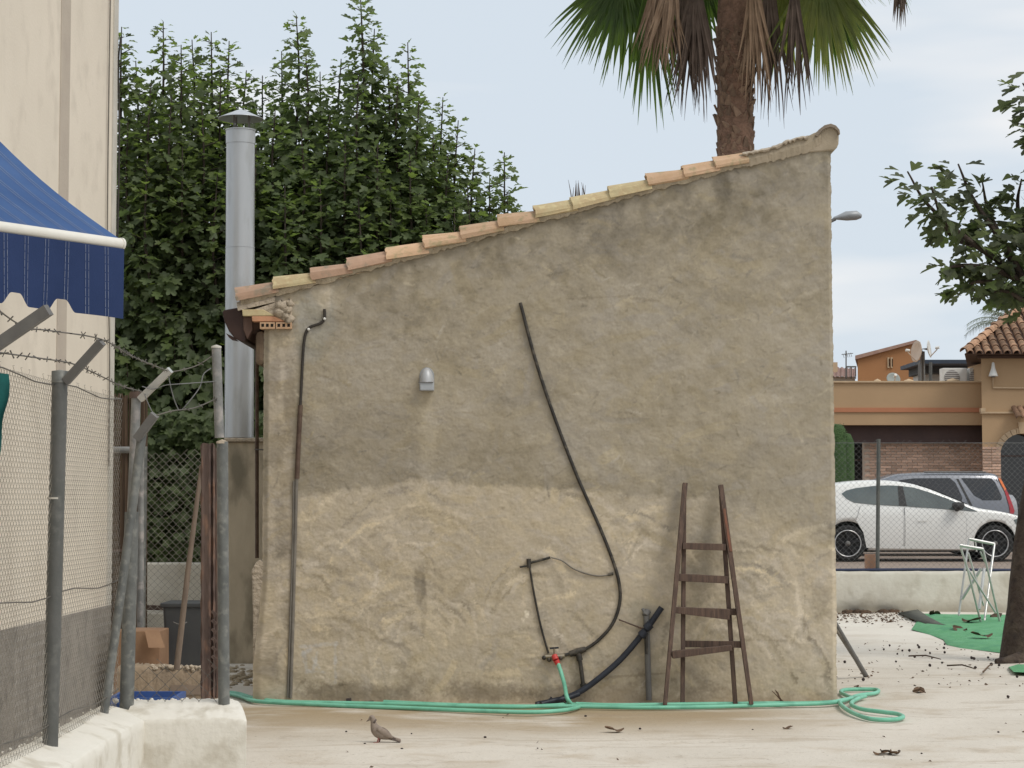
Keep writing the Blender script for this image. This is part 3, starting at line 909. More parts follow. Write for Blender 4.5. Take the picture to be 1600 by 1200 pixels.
mb.build('lower_box', mat('lamp_box_grey', (.42, .44, .46), (.38, .4, .42), scale=6, rough=.45, metal=.2), wl, bevel=.008)
MB().box((P(656, 0, YS).x, YS - .083, P(0, 599, YS).z), (P(679, 0, YS).x, YS - .076, P(0, 597.6, YS).z)).build('seam_bead', m_greypipe, wl)
cb = thing('wall_cable', P(455, 1090, YS), 'dark cable clipped down the left strip of the rendered wall', 'cable')
wire('cable', ((507, 483), (507, 497), (501, 505), (485, 511), (478, 520), (474, 545), (471, 600), (469, 640)), YS - .012, .012, m_cable, cb)
wire('brown_sleeve', ((469.5, 633), (467, 680), (464, 748)), YS - .016, .02, m_cable_br, cb)
wire('grey_sleeve', ((463.5, 748), (461, 850), (458, 960), (454, 1091)), YS - .014, .014, m_cable_gr, cb)
wire('grey_sleeve', ((459, 752), (457.5, 850), (454, 960), (449.5, 1090)), YS - .013, .0095, m_cable_gr, cb)
for u, v in ((507, 498), (482, 514.5)):
    c = P(u, v, YS - .026)
    MB().lathe([(.001, -.008), (.01, -.006), (.012, 0), (.012, .016)], c, 8, axis='Y').build('clip', m_whitep, cb)
pp = thing('black_pipe', P(870, 1026, YS), 'long black water pipe curving down the shed wall to the tap', 'pipe')
wire('pipe', ((813, 473), (836, 560), (864, 645), (901, 742), (938, 826), (959, 880), (968, 915), (968, 944), (957, 975), (934, 1001), (908, 1017), (868, 1026)), YS - .017, .0138, m_black, pp)
MB().tube([P(890, 1022, YS - .02), P(903, 1018, YS - .02), P(915, 1014, YS - .02)], [.024, .03, .022], 10).build('tee_fitting', m_black, pp)
wire('branch', ((904, 1020), (908, 1045), (912, 1076)), YS - .03, .017, m_black, pp)
MB().tube([P(904, 1022, YS - .03), P(906, 1032, YS - .03)], .026, 10).build('tee_fitting', m_black, pp)
MB().tube([P(911, 1068, YS - .03), P(913, 1080, YS - .03)], .026, 10).build('tee_fitting', m_black, pp)
p2 = thing('thin_pipe', P(858, 1024, YS), 'slim black pipe with bent top, left of the curving pipe', 'pipe')
wire('pipe', ((827, 881), (834, 925), (845, 978), (857, 1021)), YS - .014, .0085, m_black, p2)
wire('arm', ((826, 880), (842, 876), (860, 871)), YS - .014, .01, m_black, p2)
MB().tube([P(826, 873, YS - .018), P(826.5, 887, YS - .018)], .018, 8).build('elbow', m_black, p2)
MB().tube([P(812, 886, YS - .018), P(826, 884, YS - .018)], .008, 6).build('stub', m_black, p2)
wire('lead', ((861, 871), (878, 876), (895, 888), (915, 896), (936, 900), (957, 897)), YS - .012, .006, m_cable_gr, p2)
MB().tube([P(950, 898, YS - .016), P(958, 896.5, YS - .016)], .012, 8).build('plug', m_black, p2)
bp = thing('blue_black_pipe', P(860, 1098, YS - .2), 'thick blue black pipe rising from the wall foot, cut at top', 'pipe')
mb = MB()
q = [P(1034, 949, YS - .06), P(1012, 980, YS - .06), P(972, 1028, YS - .07), P(932, 1063, YS - .08), P(902, 1083, YS - .09), P(872, 1094, YS - .12), P(838, 1101, YS - .2)]
mb.tube(spline(q, 8), [.025] * 49, 10)
mb.build('pipe', m_blueblack, bp)
q = [P(905, 1084, YS - .12), P(888, 1090, YS - .15), P(868, 1094, YS - .2), P(845, 1100, YS - .28)]
MB().tube(spline(q, 6), .022, 8).build('branch', m_blueblack, bp)
for u, v in ((1013, 979), (1005, 990), (885, 1090), (862, 1097)):
    c = P(u, v, YS - .09)
    MB().tube([c + Vector((-.02, 0, -.02)), c + Vector((.02, 0, .02))], .036, 10).build('clamp', m_blueblack, bp)
MB().tube([P(1010, 990, YS - .1), P(1010, 1022, YS - .1)], .012, 8).build('tie', m_black, bp)
gp_ = thing('grey_pipe', P(1012, 1094, YS), 'short grey standpipe against the wall left of the ladder', 'pipe')
MB().tube([P(1010, 962, YS - .04), P(1014, 1094, YS - .045)], .025, 12).build('pipe', m_greypipe, gp_)
MB().tube([P(1012, 955, YS - .02), P(1008, 962, YS - .05)], [.03, .027], 10).build('elbow', m_greypipe, gp_)
MB().tube([P(1004, 951, YS - .03), P(1009, 961, YS - .05)], .013, 8).build('spur', m_greypipe, gp_)
tag(MB().tube([P(967, 968, YS - .02), P(1006, 983, YS - .02)], .006, 6).build('iron_rod', m_rust), 'thin rusty rod stuck across the wall beside the curved pipe', 'rod')
tap = thing('tap', P(868, 1028, YS - .05), 'garden tap with red connector at the foot of the pipes', 'tap')
MB().tube([P(852, 1026, YS - .03), P(882, 1025, YS - .03)], .02, 10).build('body', m_brass, tap)
MB().tube([P(866, 1024, YS - .04), P(866, 1012, YS - .045)], .008, 8).build('spindle', m_brass, tap)
MB().bar(P(859, 1013, YS - .045), P(873, 1012, YS - .045), .014, .014).build('handle', m_blueblack, tap)
MB().tube([P(866, 1024, YS - .06), P(868.5, 1031, YS - .08)], [.024, .026], 12).build('connector', m_red, tap)
MB().tube([P(869, 1032, YS - .08), P(872, 1038, YS - .085)], [.026, .021], 12).build('connector', m_red, tap)
for u, v in ((850, 1028), (858, 1031), (876, 1028)):
    c = P(u, v, YS - .04)
    MB().lathe([(.001, -.02), (.017, -.01), (.02, .01), (.001, .02)], c, 8).build('joint', m_black, tap)
# ------------------------------------------------------------------ green hose along the foot of the wall
ho = thing('garden_hose', G(900, 1107), 'mint green garden hose lying along the foot of the shed wall', 'hose')
RH = .017
def gh(pts, dz=0):
    return [G(u, v, .004) + Vector((0, 0, RH + dz)) for u, v in pts]
MB().tube(spline(gh(((330, 1081), (372, 1090), (396, 1098), (430, 1101), (470, 1103), (540, 1106), (620, 1109), (720, 1113), (820, 1116), (872, 1114), (898, 1110), (905, 1106), (890, 1104), (860, 1106), (800, 1108), (700, 1106), (600, 1103), (520, 1101.5), (450, 1100), (402, 1095.5), (372, 1087), (330, 1083)))), RH, 8).build('hose', m_hose, ho)
MB().tube(spline(gh(((600, 1100), (700, 1104.5), (800, 1107), (900, 1107), (1000, 1109), (1100, 1108), (1180, 1105.5), (1235, 1104), (1290, 1102), (1318, 1098), (1340, 1090), (1368, 1086), (1371, 1081), (1350, 1080), (1320, 1081), (1314, 1085), (1325, 1091), (1331, 1094), (1313, 1099), (1318, 1108), (1336, 1119), (1362, 1127), (1395, 1128), (1411, 1124), (1402, 1119), (1380, 1116), (1345, 1111), (1330, 1103), (1340, 1095), (1352, 1091)))), RH, 8).build('hose', m_hose, ho)
MB().tube(spline(gh(((900, 1104), (960, 1106), (1040, 1105), (1120, 1104), (1200, 1103), (1255, 1103), (1300, 1101), (1320, 1097)), .004)), RH, 8).build('hose', m_hose, ho)
MB().tube(spline([P(872, 1037, YS - .09), P(877, 1052, YS - .12), P(882, 1070, YS - .2), P(886, 1090, YS - .35), G(893, 1101, .02)]), RH, 8).build('hose', m_hose, ho)
for u, v in ((545, 1099), (580, 1103), (880, 1105), (1215, 1103)):
    c = G(u, v, .0) + Vector((0, 0, .02))
    MB().tube([c + Vector((-.02, 0, 0)), c + Vector((.02, 0, .002))], .022, 8).build('tape_wrap', m_figd, ho)
# ------------------------------------------------------------------ wooden step ladder
ld = thing('wooden_ladder', P(1105, 1100, YS - .3), 'old brown wooden step ladder leaning on the shed wall', 'ladder')
def plank(name, u0, v0, y0, u1, v1, y1, wpx, th, m, w2=None):
    return MB().bar(P(u0, v0, y0), P(u1, v1, y1), wpx / 187.5, th, (0, 1, 0), (w2 or wpx) / 187.5).build(name, m, ld, bevel=.003)
plank('front_rail', 1070.5, 755, YS - .07, 1039, 1102, YS - .42, 7.5, .05, m_wood, 5.8)
plank('front_rail', 1126, 758, YS - .07, 1174, 1101, YS - .42, 7.5, .05, m_wood, 6.2)
plank('rear_rail', 1069, 775, YS - .05, 1066.5, 1103, YS - .12 - .2, 6.5, .04, m_wood)
plank('rear_rail', 1127, 775, YS - .05, 1149, 1101, YS - .12 - .2, 6.5, .04, m_wood)
plank('step', 1066, 853, YS - .14, 1133, 855, YS - .14, 10, .1, m_wood)
plank('step', 1060, 902, YS - .18, 1137, 906, YS - .18, 11, .1, m_wood)
plank('step', 1055, 953, YS - .24, 1140, 960, YS - .26, 9, .1, m_wood, 16)
plank('step', 1140, 956, YS - .225, 1153, 956, YS - .225, 10, .05, m_wood)
plank('rear_brace', 1070, 1006, YS - .2, 1158, 1007, YS - .3, 10, .03, m_wood)
plank('step', 1050, 1023, YS - .34, 1143, 1012, YS - .34, 11, .08, m_wood, 8)
plank('painted_edge', 1131, 795, YS - .128, 1142, 862, YS - .2, 4, .02, m_wood_red)
# ------------------------------------------------------------------ chimney flue and the wall it stands on
YC = 19.95
bw = thing('stained_wall', P(385, 1036, YC), 'mossy stained block of wall under the metal flue', 'wall')
mb = MB()
mb.prism([wz(u, v, YC - .12) for u, v in ((352, 1040), (352, 690), (440, 690), (440, 1040))], YC - .12, YC + 1.2)
mb.build('wall_body', m_back, bw, bevel=.02)
mb = MB()
mb.prism([wz(u, v, YC - .15) for u, v in ((350, 690), (350, 684), (440, 684), (440, 690))], YC - .16, YC + 1.25)
mb.build('coping', m_mortar_l, bw, bevel=.01)
fl = thing('chimney_flue', P(375, 684, YC + .1), 'silver metal chimney flue with conical rain cap', 'chimney')
cb_ = P(373.5, 684, YC + .1)
ct = P(376, 205, YC + .1)
hz = ct.z - cb_.z
r_ = .152
tilt = ct.x - cb_.x
def sec(name, z0, z1, ra, rb, m=m_galv, n=40):
    a, b = cb_ + Vector((tilt * z0 / hz, 0, z0)), cb_ + Vector((tilt * z1 / hz, 0, z1))
    return MB().tube([a, b], [ra, rb], n).build(name, m, fl)
zj = P(374, 385, YC).z - cb_.z
zk = P(374, 222, YC).z - cb_.z
sec('pipe_section', 0, zj - .006, r_, r_)
sec('pipe_section', zj + .004, zk, r_ - .002, r_ - .002)
sec('joint_bead', zj - .006, zj + .004, r_ + .003, r_ + .003)
sec('collar', zk - .004, hz, r_ + .003, r_ + .003)
sec('collar_rim', hz, hz + .012, r_ + .01, r_ + .01)
cc_ = Vector((ct.x, ct.y, ct.z))
MB().lathe([(.001, .235), (.05, .218), (.14, .178), (.238, .133), (.241, .129), (.236, .127), (.13, .165), (.05, .2), (.001, .215)], cc_, 36).build('rain_cap', mat('cap_metal', (.55, .57, .6), (.48, .5, .53), scale=8, rough=.35, metal=.5), fl)
for t in (2.2, 4.1, 5.9, .6):
    a = cc_ + Vector((.1 * math.cos(t), .1 * math.sin(t), 0))
    MB().bar(a, a + Vector((0, 0, .17)), .02, .004).build('cap_strut', m_greypipe, fl)
# ------------------------------------------------------------------ left building
KF = .775
fa = thing('left_building', (-3.2, 13.2, 0), 'cream rendered building with grey dado at the left edge', 'building')
def fx(y): return (-3.96 - .024 * (19 - y / KF)) * KF
YE = 19 * KF
zd = P(172, 945, YE).z
mb = MB()
mb.prism_z([(fx(4), 4), (fx(YE), YE), (fx(YE) - 5, YE + .15), (fx(4) - 5, 4.15)], zd, 6.2)
mb.build('upper_wall', m_facade, fa)
mb = MB()
mb.prism_z([(fx(4) + .01, 4), (fx(YE) + .01, YE + .01), (fx(YE) - 5, YE + .14), (fx(4) - 5, 4.15)], -.05, zd)
mb.build('dado', m_dado, fa)
ys = 16.85 * KF
mb = MB()
mb.prism_z([(fx(ys) - .01, ys), (fx(ys) + .005, ys), (fx(ys + .25) + .005, ys + .25), (fx(ys + .25) - .01, ys + .25)], zd, 6.1)
mb.build('joint_strip', m_strip, fa)
mb = MB()
mb.prism_z([(fx(YE) - .01, YE - .13), (fx(YE) + .007, YE - .13), (fx(YE) + .01, YE + .012), (fx(YE) - .05, YE + .03)], zd, 6.15)
mb.build('corner_trim', m_trim, fa)
cab = [(18.62, 7.1), (18.6, 5), (18.64, 3.9), (18.76, 3.2), (18.8, 2.0)]
MB().tube(spline([Vector((fx(y * KF) + .016, y * KF, EYE + (z - EYE) * KF)) for y, z in cab]), .006, 6).build('facade_cable', m_cable_gr, fa)
cab = [(19.0, 6.3, .03), (19., 6., .015), (19.02, 5.2, .025), (19.02, 3.5, .015)]
MB().tube(spline([Vector((fx(y * KF) + d, y * KF, EYE + (z - EYE) * KF)) for y, z, d in cab]), .007, 6).build('corner_cable', m_cable, fa)
# ------------------------------------------------------------------ awning
YA = 11.0
aw = thing('awning', P(188, 385, YA), 'blue striped awning with white front bar and scalloped valance', 'awning')
A = P(186.5, 381, YA)
bd = Vector((-.62, -.785, 0))
sdir = Vector((-.785, .62, 0)) 
B = P(0, 359, 12.2 * YA / 13)
bd = Vector((B.x - A.x, B.y - A.y, 0)).normalized()
sdir = Vector((bd.y, -bd.x, 0))
if sdir.x > 0: sdir = -sdir
MB().tube([A + Vector((0, 0, .0)) - bd * .012, A + bd * 1.25], .033, 14).build('front_bar', m_aw_bar, aw)
MB().tube([A - bd * .02, A - bd * .006], .037, 14).build('end_cap', m_aw_bar, aw)
edge0 = P(0, 226, A.y + .75)
slope = .66
def canopy(i, j):
    p = A + bd * (1.25 * i) + sdir * (1.4 * j) + Vector((0, 0, .03 + 1.4 * j * slope - .05 * math.sin(PI * j)))
    return p
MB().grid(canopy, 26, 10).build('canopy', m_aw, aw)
mbs = MB()
nst = int(1.25 / .142)
for k in range(nst + 1):
    for w in (-.013, .013):
        s0 = (.11 + k * .142 + w) / 1.25
        for q in range(10):
            j0_, j1_ = q / 10, (q + 1) / 10
            a0, a1 = canopy(s0 - .0016, j0_), canopy(s0 + .0016, j0_)
            b0, b1 = canopy(s0 - .0016, j1_), canopy(s0 + .0016, j1_)
            up = Vector((0, 0, .004))
            mbs.add([a0 + up, a1 + up, b1 + up, b0 + up], [(0, 1, 2, 3)])
tag(mbs.build('canopy_stripes', m_aw_s, aw), kind='stuff')
def vdepth(s):
    """valance drop with a wavy hem"""
    d = 0
    for c_, w_ in ((.445, .075), (.775, .08), (1.1, .075), (1.43, .075), (1.76, .075), (2.1, .075), (2.43, .075)):
        d = max(d, 1 - ss(w_ * .35, w_ * 1.25, abs(s - c_)))
    return .405 - .068 * float(d) - .02 * min(1, s)
sw = Vector((-bd.y, bd.x, 0))
if sw.y > 0: sw = -sw
def valance(i, j):
    s = 1.25 * i
    d = vdepth(s) * j
    return A + bd * (s - .01) + sw * (.012 * math.sin(s * 9) * j + .03) + Vector((0, 0, -.03 - d))
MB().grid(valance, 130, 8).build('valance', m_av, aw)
mbs = MB()
for k in range(nst + 1):
    for w in (-.011, .011):
        s0 = (.135 + k * .142 + w) / 1.25
        for q in range(8):
            pts = [valance(s0 - .001, q / 8 + .01), valance(s0 + .001, q / 8 + .01), valance(s0 + .001, (q + 1) / 8 - .004), valance(s0 - .001, (q + 1) / 8 - .004)]
            mbs.add([p + sw * .004 for p in pts], [(0, 1, 2, 3)])
tag(mbs.build('valance_stripes', m_aw_s, aw), kind='stuff')
MB().tube([canopy(0, 1) + Vector((0, 0, .02)), canopy(1, 1) + Vector((0, 0, .02))], .07, 10).build('roller', m_aw_bar, aw)
MB().bar(A + bd * .2 + Vector((0, 0, -.03)), canopy(.08, 1) + Vector((0, 0, -.35)), .04, .03).build('folding_arm', m_aw_bar, aw)
# ------------------------------------------------------------------ limewashed low wall
lw = thing('low_wall', (-1.6, 9.6, 0), 'limewashed low wall corner carrying the chain link fence', 'wall')
rgn = random.Random(5)
def lump(p, amp, s=5.):
    x, y, z = p
    n = math.sin(x * s * 1.3 + y * s * .7 + 1) + math.sin(y * s * 1.9 - z * s * 1.1) + math.sin(z * s * 2.3 + x * s * 1.7)
    return n * amp
def wallbar(x0, x1, y0, y1, prof, along, n, amp, seed, name, capx=0.):
    """long lumpy wall: prof is a list of (across, z), swept along 'along'"""
    rg = random.Random(seed)
    mb = MB()
    m = len(prof)
    vv = []
    for i in range(n + 1):
        t = i / n
        for k, (a, z) in enumerate(prof):
            if along == 'X':
                x = x0 + (x1 - x0) * t
                p = Vector((x, y0 + a, z))
            else:
                y = y0 + (y1 - y0) * t
                p = Vector((x0 + a + (x1 - x0) * t, y, z))
            e = amp * (lump(p, .35) + rg.uniform(-.5, .5))
            if z > .05: p += Vector((e * .5, e * .5, e))
            vv.append(p)
    ff = [(i * m + k, (i + 1) * m + k, (i + 1) * m + (k + 1) % m, i * m + (k + 1) % m) for i in range(n) for k in range(m)]
    mb.add(vv, ff, True)
    mb.add(vv[:m], [tuple(range(m))])
    mb.add(vv[-m:], [tuple(range(m))[::-1]])
    return mb
zt = P(300, 1121, 9.5).z
zb_ = P(300, 1093, 9.76).z
xa_, xb_ = P(226, 1150, 9.5).x, P(388, 1150, 9.5).x
prof = [(0, -.03), (0, zt * .3), (0, zt * .6), (0, zt - .03), (.002, zt - .006), (.01, zt), (.1, zt + (zb_ - zt) * .45), (.18, zt + (zb_ - zt) * .8), (.26, zb_), (.285, zb_ - .02), (.29, zb_ - .06), (.29, .3), (.29, -.03)]
mb = wallbar(xa_ - .1, xb_, 9.5, 0, prof, 'X', 46, .006, 2, 'x')
# taper the free end in plan as in the photo
nv2 = []
for p in mb.v:
    x, y, z = p
    k = max(0, (x - (xb_ - .22)) / .22)
    x -= k * (max(0, y - 9.52) / .29) * .085 + (k ** 3) * .012
    if z > .5: z -= (k ** 4) * .018
    nv2.append((x, y, z))
mb.v = nv2
mb.build('end_section', m_white, lw)
xs0 = P(222, 1128, 9.5).x
slope_x = P(112, 1200, 8.0).x
prof2 = [(0, -.03), (0, zt * .4), (0, zt - .05), (-.002, zt - .012), (-.012, zt - .002), (-.1, zt + .022), (-.18, zt + .045), (-.235, zt + .045), (-.262, zt + .02), (-.27, zt - .05), (-.27, -.03)]
mb = wallbar(xs0 + .02, xs0 + .012, 3.0, 9.62, prof2, 'Y', 110, .007, 8, 'y')
mb.build('side_section', m_white, lw)
# ragged mortar crumbs along the back edge of the coping
mb = MB()
rg = random.Random(31)
for k in range(70):
    y = rg.uniform(6.5, 9.6)
    c = Vector((xs0 - .262 + rg.uniform(-.012, .02), y, zt + .035 + rg.uniform(-.02, .01)))
    r = rg.uniform(.003, .008)
    mb.lathe([(.001, -r), (r, -r * .3), (r * .8, r * .5), (.001, r * .8)], c, 6)
for k in range(60):
    x = rg.uniform(xs0 - .2, xb_ - .15)
    c = Vector((x, 9.775 + rg.uniform(-.012, .012), zb_ - .008 + rg.uniform(-.012, .006)))
    r = rg.uniform(.007, .016)
    mb.lathe([(.001, -r), (r, -r * .3), (r * .8, r * .5), (.001, r * .8)], c, 6)
tag(mb.build('mortar_crumbs', m_white, lw), kind='stuff')
# ------------------------------------------------------------------ chain link fence on the low wall
cf = thing('chain_link_fence', (-1.97, 8.2, zt), 'near chain link fence with grey posts and barbed wire on the low wall', 'fence')
FX = -1.965
def post(parent, a, b, r, m, name='post', n=12):
    return MB().tube([a, b], r, n).build(name, m, parent)
pb1 = P(78, 1168, 8.2)
pt1 = P(94, 580, 8.2)
p1 = post(cf, pb1 - Vector((0, 0, .05)), pt1, .034, m_post_d)
zc = pb1.z + (pt1.z - pb1.z) * .54
MB().tube([Vector((pb1.x + (pt1.x - pb1.x) * .4, 8.2, pb1.z + (pt1.z - pb1.z) * .66 - .004)), Vector((pb1.x + (pt1.x - pb1.x) * .4, 8.2, pb1.z + (pt1.z - pb1.z) * .66 + .004))], .036, 12).build('tie_wire', m_trim, p1)
MB().lathe([(.037, -.05), (.037, 0), (.001, .006)], pt1, 12).build('post_cap', m_post, p1)
MB().bar(P(103, 596, 8.18), P(159, 534, 8.1), .036, .03).build('arm', m_greypipe, p1)
p0 = post(cf, P(-42, 1250, 7.0), P(-38, 545, 7.0), .034, m_post_d)
MB().bar(P(-38, 562, 6.99), P(76, 484, 6.9), .042, .034).build('arm', m_greypipe, p0)
p3b, p3t = P(198, 1096, 9.68), P(213, 618, 9.68)
p3 = post(cf, p3b - Vector((0, 0, .04)), P(206, 800, 9.68), .036, m_post)
post(cf, P(206, 800, 9.68), p3t, .024, m_post_peel)
MB().bar(P(219, 624, 9.66), P(266, 578, 9.6), .034, .03).build('arm', m_alu, p3)
MB().tube([P(213, 622, 9.68), P(213, 612, 9.68)], .032, 12).build('post_cap', m_rust, p3)
br = MB().tube([P(163, 1114, 9.35), P(190, 920, 9.42), P(222, 678, 9.5)], [.021, .022, .024], 10).build('brace', m_post, cf)
MB().bar(P(214, 686, 9.48), P(242, 648, 9.44), .042, .034).build('arm', m_greypipe, br)
p5 = post(cf, P(350, 1100, 9.68), P(347.5, 690, 9.68), .029, m_post)
MB().lathe([(.03, -.01), (.03, .0), (.001, .012)], P(347, 690, 9.68), 12).build('post_cap', m_mortar_l, p5)
post(cf, P(343, 684, 9.74), P(338, 541, 9.74), .024, m_post_peel)
MB().lathe([(.026, -.01), (.026, .0), (.001, .008)], P(338, 541, 9.74), 12).build('post_cap', m_trim, p5)
def linkmesh(o_, ax, ay, L_, H_, cell, r, seed=1):
    """chain link: upright wires bent in flat spirals, each hooked into the next"""
    mb = MB()
    rg = random.Random(seed)
    o_, ax, ay = Vector(o_), Vector(ax), Vector(ay)
    nrm = ax.cross(ay).normalized()
    h = cell / 2
    n = int(L_ / h)
    m = int(H_ / h)
    for k in range(n):
        x0_ = k * h
        pts = []
        cut_ = m + rg.choice((0, 0, 0, 1))
        for j in range(cut_ + 1):
            side = (j + k) % 2
            x = x0_ + (h + .002 if side else -.002)
            f = .0035
            q = o_ + ax * x + ay * (j * h) + nrm * (.006 * math.sin(x * 2.3 + j * .11))
            pts.append(q + nrm * (f if side else -f))
            pts.append(q + nrm * (-f if side else f))
        mb.tube(pts, r, 3, cap=False, smooth=False)
    return mb
zw0 = zt + .04
linkmesh((FX, 4.6, zw0), (0, 1, 0), (0, 0, 1), 5.05, P(90, 592, 8.2).z - zw0, .042, .001, seed=3).build('wire_mesh', m_wire_l, cf)
for zz in (P(85, 600, 8.2).z, P(85, 930, 8.2).z, P(78, 1130, 8.2).z):
    pts = [Vector((FX + .012, 4.6 + i * .25, zz + .012 * math.sin(i * 1.3))) for i in range(21)]
    MB().tube(pts, .003, 5).build('line_wire', m_wire, cf)
# cut remnant of mesh between the corner and end posts, with the larger cells
linkmesh(P(205, 1096, 9.7), (1, 0, 0), (0, 0, 1), P(338, 1096, 9.7).x - P(205, 1096, 9.7).x, .17, .085, .0015, seed=5).build('mesh_remnant', m_wire, cf)
def barbed(name, pts, m=m_wire, r=.0032):
    q = spline(pts, 8)
    mb = MB().tube(q, r, 5)
    acc = 0
    rg = random.Random(len(q))
    for i in range(1, len(q)):
        acc += (q[i] - q[i - 1]).length
        if acc > .085:
            acc = 0
            for _ in range(2):
                d = Vector((rg.uniform(-1, 1), rg.uniform(-1, 1), rg.uniform(-1, 1))).normalized() * .017
                mb.tube([q[i] - d, q[i] + d], .0024, 4, cap=False)
    return mb.build(name, m, cf)
barbed('barbed_wire', [P(-60, 430, 6.6), P(0, 486, 7.0), P(40, 511, 7.3), P(80, 517, 7.6), P(158, 530, 8.1), P(205, 556, 8.8), P(262, 580, 9.6)])
barbed('barbed_wire', [P(-60, 541, 6.9), P(0, 551, 7.2), P(50, 558, 7.6), P(112, 568, 8.15), P(150, 584, 8.7), P(190, 603, 9.3), P(222, 612, 9.6)])
barbed('barbed_wire', [P(262, 582, 9.6), P(285, 578, 9.65), P(310, 570, 9.7), P(338, 552, 9.74)])
barbed('barbed_wire', [P(241, 650, 9.44), P(270, 642, 9.5), P(305, 637, 9.6), P(340, 622, 9.72)])
MB().tube(spline([P(262, 582, 9.6), P(268, 610, 9.62), P(275, 632, 9.65), P(282, 641, 9.66), P(295, 628, 9.66), P(312, 605, 9.68), P(318, 585, 9.7), P(330, 575, 9.72)]), .003, 5).build('loose_wire', m_wire_far, cf)
MB().tube(spline([P(222, 604, 9.6), P(240, 608, 9.6), P(258, 602, 9.6), P(280, 600, 9.62), P(338, 596, 9.72)]), .0025, 5).build('loose_wire', m_wire_far, cf)
MB().tube(spline([P(242, 650, 9.44), P(236, 640, 9.5), P(228, 622, 9.6), P(224, 612, 9.65)]), .0025, 5).build('loose_wire', m_wire_far, cf)
# teal shade cloth at the left border of the fence
mb = MB()
def cloth(i, j):
    u = -60 + (72 + 2 * math.sin(j * 9) - 14 * max(0, j - .35) / .65 * 1.0) * i
    v = 578 + 175 * j * (1 - .25 * i) + 6 * i
    return P(u, v, 7.05) + Vector((0, .015 * math.sin(i * 14 + j * 5), 0))
mb.grid(cloth, 14, 12)
tag(mb.build('shade_cloth', m_teal), 'strip of teal shade cloth hanging on the near fence at left', 'cloth')
# ------------------------------------------------------------------ clutter inside the left enclosure
gt_ = thing('gate_frame', P(205, 1100, 15.2), 'peeling metal gate frame behind the fence corner post', 'gate frame')
MB().tube([P(219, 1140, 15.2), P(220.5, 702, 15.2)], .026, 12).build('upright', m_post_peel, gt_)
MB().tube([P(140, 703, 15.2), P(222, 703, 15.2)], .026, 12).build('top_rail', m_post_peel, gt_)
rs = thing('rusty_post', P(325, 1080, 10.6), 'rust brown folded iron post beside the grey end post', 'post')
mb = MB()
fold = [(313, .012), (315.5, .0), (319, .006), (323, .004), (327, .0), (330, .03), (333, .006), (335.5, .012)]
zz0, zz1 = P(325, 1110, 10.6).z, P(325, 694, 10.6).z
n = 30
vv = []
for i in range(n + 1):
    t = i / n
    for (u, d) in fold:
        x = P(u + (1 - t) * 4 - 1, 800, 10.6).x
        vv.append((x + .003 * math.sin(i * 2.1 + u), 10.6 + d, zz0 + (zz1 - zz0) * t + (.008 * math.sin(u * 1.7) if i == n else 0)))
m = len(fold)
mb.add(vv, [(i * m + k, i * m + k + 1, (i + 1) * m + k + 1, (i + 1) * m + k) for i in range(n) for k in range(m - 1)], False)
o = mb.build('folded_sheet', m_rust, rs)
sm = o.modifiers.new('thick', 'SOLIDIFY')
sm.thickness = .004
MB().tube([P(340, 1090, 10.66), P(338, 700, 10.66)], .02, 8).build('backing_angle', m_rust, rs)
mb = MB()
for k in range(7):
    v = 955 + k * 14
    mb.bar(P(331, v, 10.58), P(338, v + 6, 10.6), .016, .006)
mb.build('twisted_edge', m_rust, rs)
tag(MB().tube([P(276, 1046, 11.0), P(294, 890, 11.1), P(315, 728, 11.2)], [.018, .016, .012], 8).build('leaning_stake', mat('stake_wood', (.2, .15, .11), (.14, .105, .08), scale=8, rough=.9, stretch=(4, 4, .6))), 'thin grey brown stake leaning in front of the dark bin', 'stake')
tw = thing('crumbling_wall', P(280, 1090, 11.4), 'low tan wall with a crumbled top behind the fence corner', 'wall')
zt1 = P(280, 1044, 11.4).z
prof = [(0, -.03), (0, zt1 * .5), (0, zt1 - .03), (.02, zt1), (.14, zt1 + .01), (.16, zt1 - .02), (.16, -.03)]
mb = wallbar(P(182, 1060, 11.4).x, P(341, 1060, 11.4).x, 11.4, 0, prof, 'X', 60, .012, 14, 'x')
nv2 = []
xr1, xl1 = P(341, 1060, 11.4).x, P(182, 1060, 11.4).x
for x, y, z in mb.v:
    if z > .3:
        k = max(0, (x - (xr1 - .14)) / .14)
        z -= k * k * .12
    nv2.append((x, y, z))
mb.v = nv2
mb.build('wall_body', m_tan, tw)
mb = MB()
rg = random.Random(3)
for k in range(70):
    t = rg.random()
    x = xl1 + .2 + (xr1 - xl1 - .2) * t
    kk = max(0, (x - (xr1 - .14)) / .14)
    c = Vector((x, 11.4 + rg.uniform(0, .05), zt1 - kk * kk * .12 + rg.uniform(-.01, .012)))
    r = rg.uniform(.006, .016)
    mb.lathe([(.001, -r), (r, -r * .3), (r * .8, r * .5), (.001, r * .8)], c, 6)
tag(mb.build('crumbs', m_mortar_l, tw), kind='stuff')
mb = MB()
mb.prism([wz(u, v, 11.395) for u, v in ((264, 1086), (267, 1070), (322, 1071), (324, 1085))], 11.39, 11.41)
mb.build('patch', mat('grey_patch', (.26, .2, .15), (.22, .17, .13), scale=9, rough=.95), tw)
cr = thing('blue_crate', P(225, 1110, 10.3), 'blue plastic crate showing its rim above the low wall', 'crate')
x0_, x1_, zt2 = P(166, 1090, 10.3).x, P(272, 1090, 10.3).x, P(225, 1091, 10.3).z
for (a, b) in (((x0_, 10.3), (x1_, 10.32)), ((x0_, 10.66), (x1_, 10.68)), ((x0_, 10.32), (x0_ + .02, 10.66)), ((x1_ - .02, 10.32), (x1_, 10.66))):
    MB().box((*a, .35), (*b, zt2)).build('crate_side', m_bluep, cr)
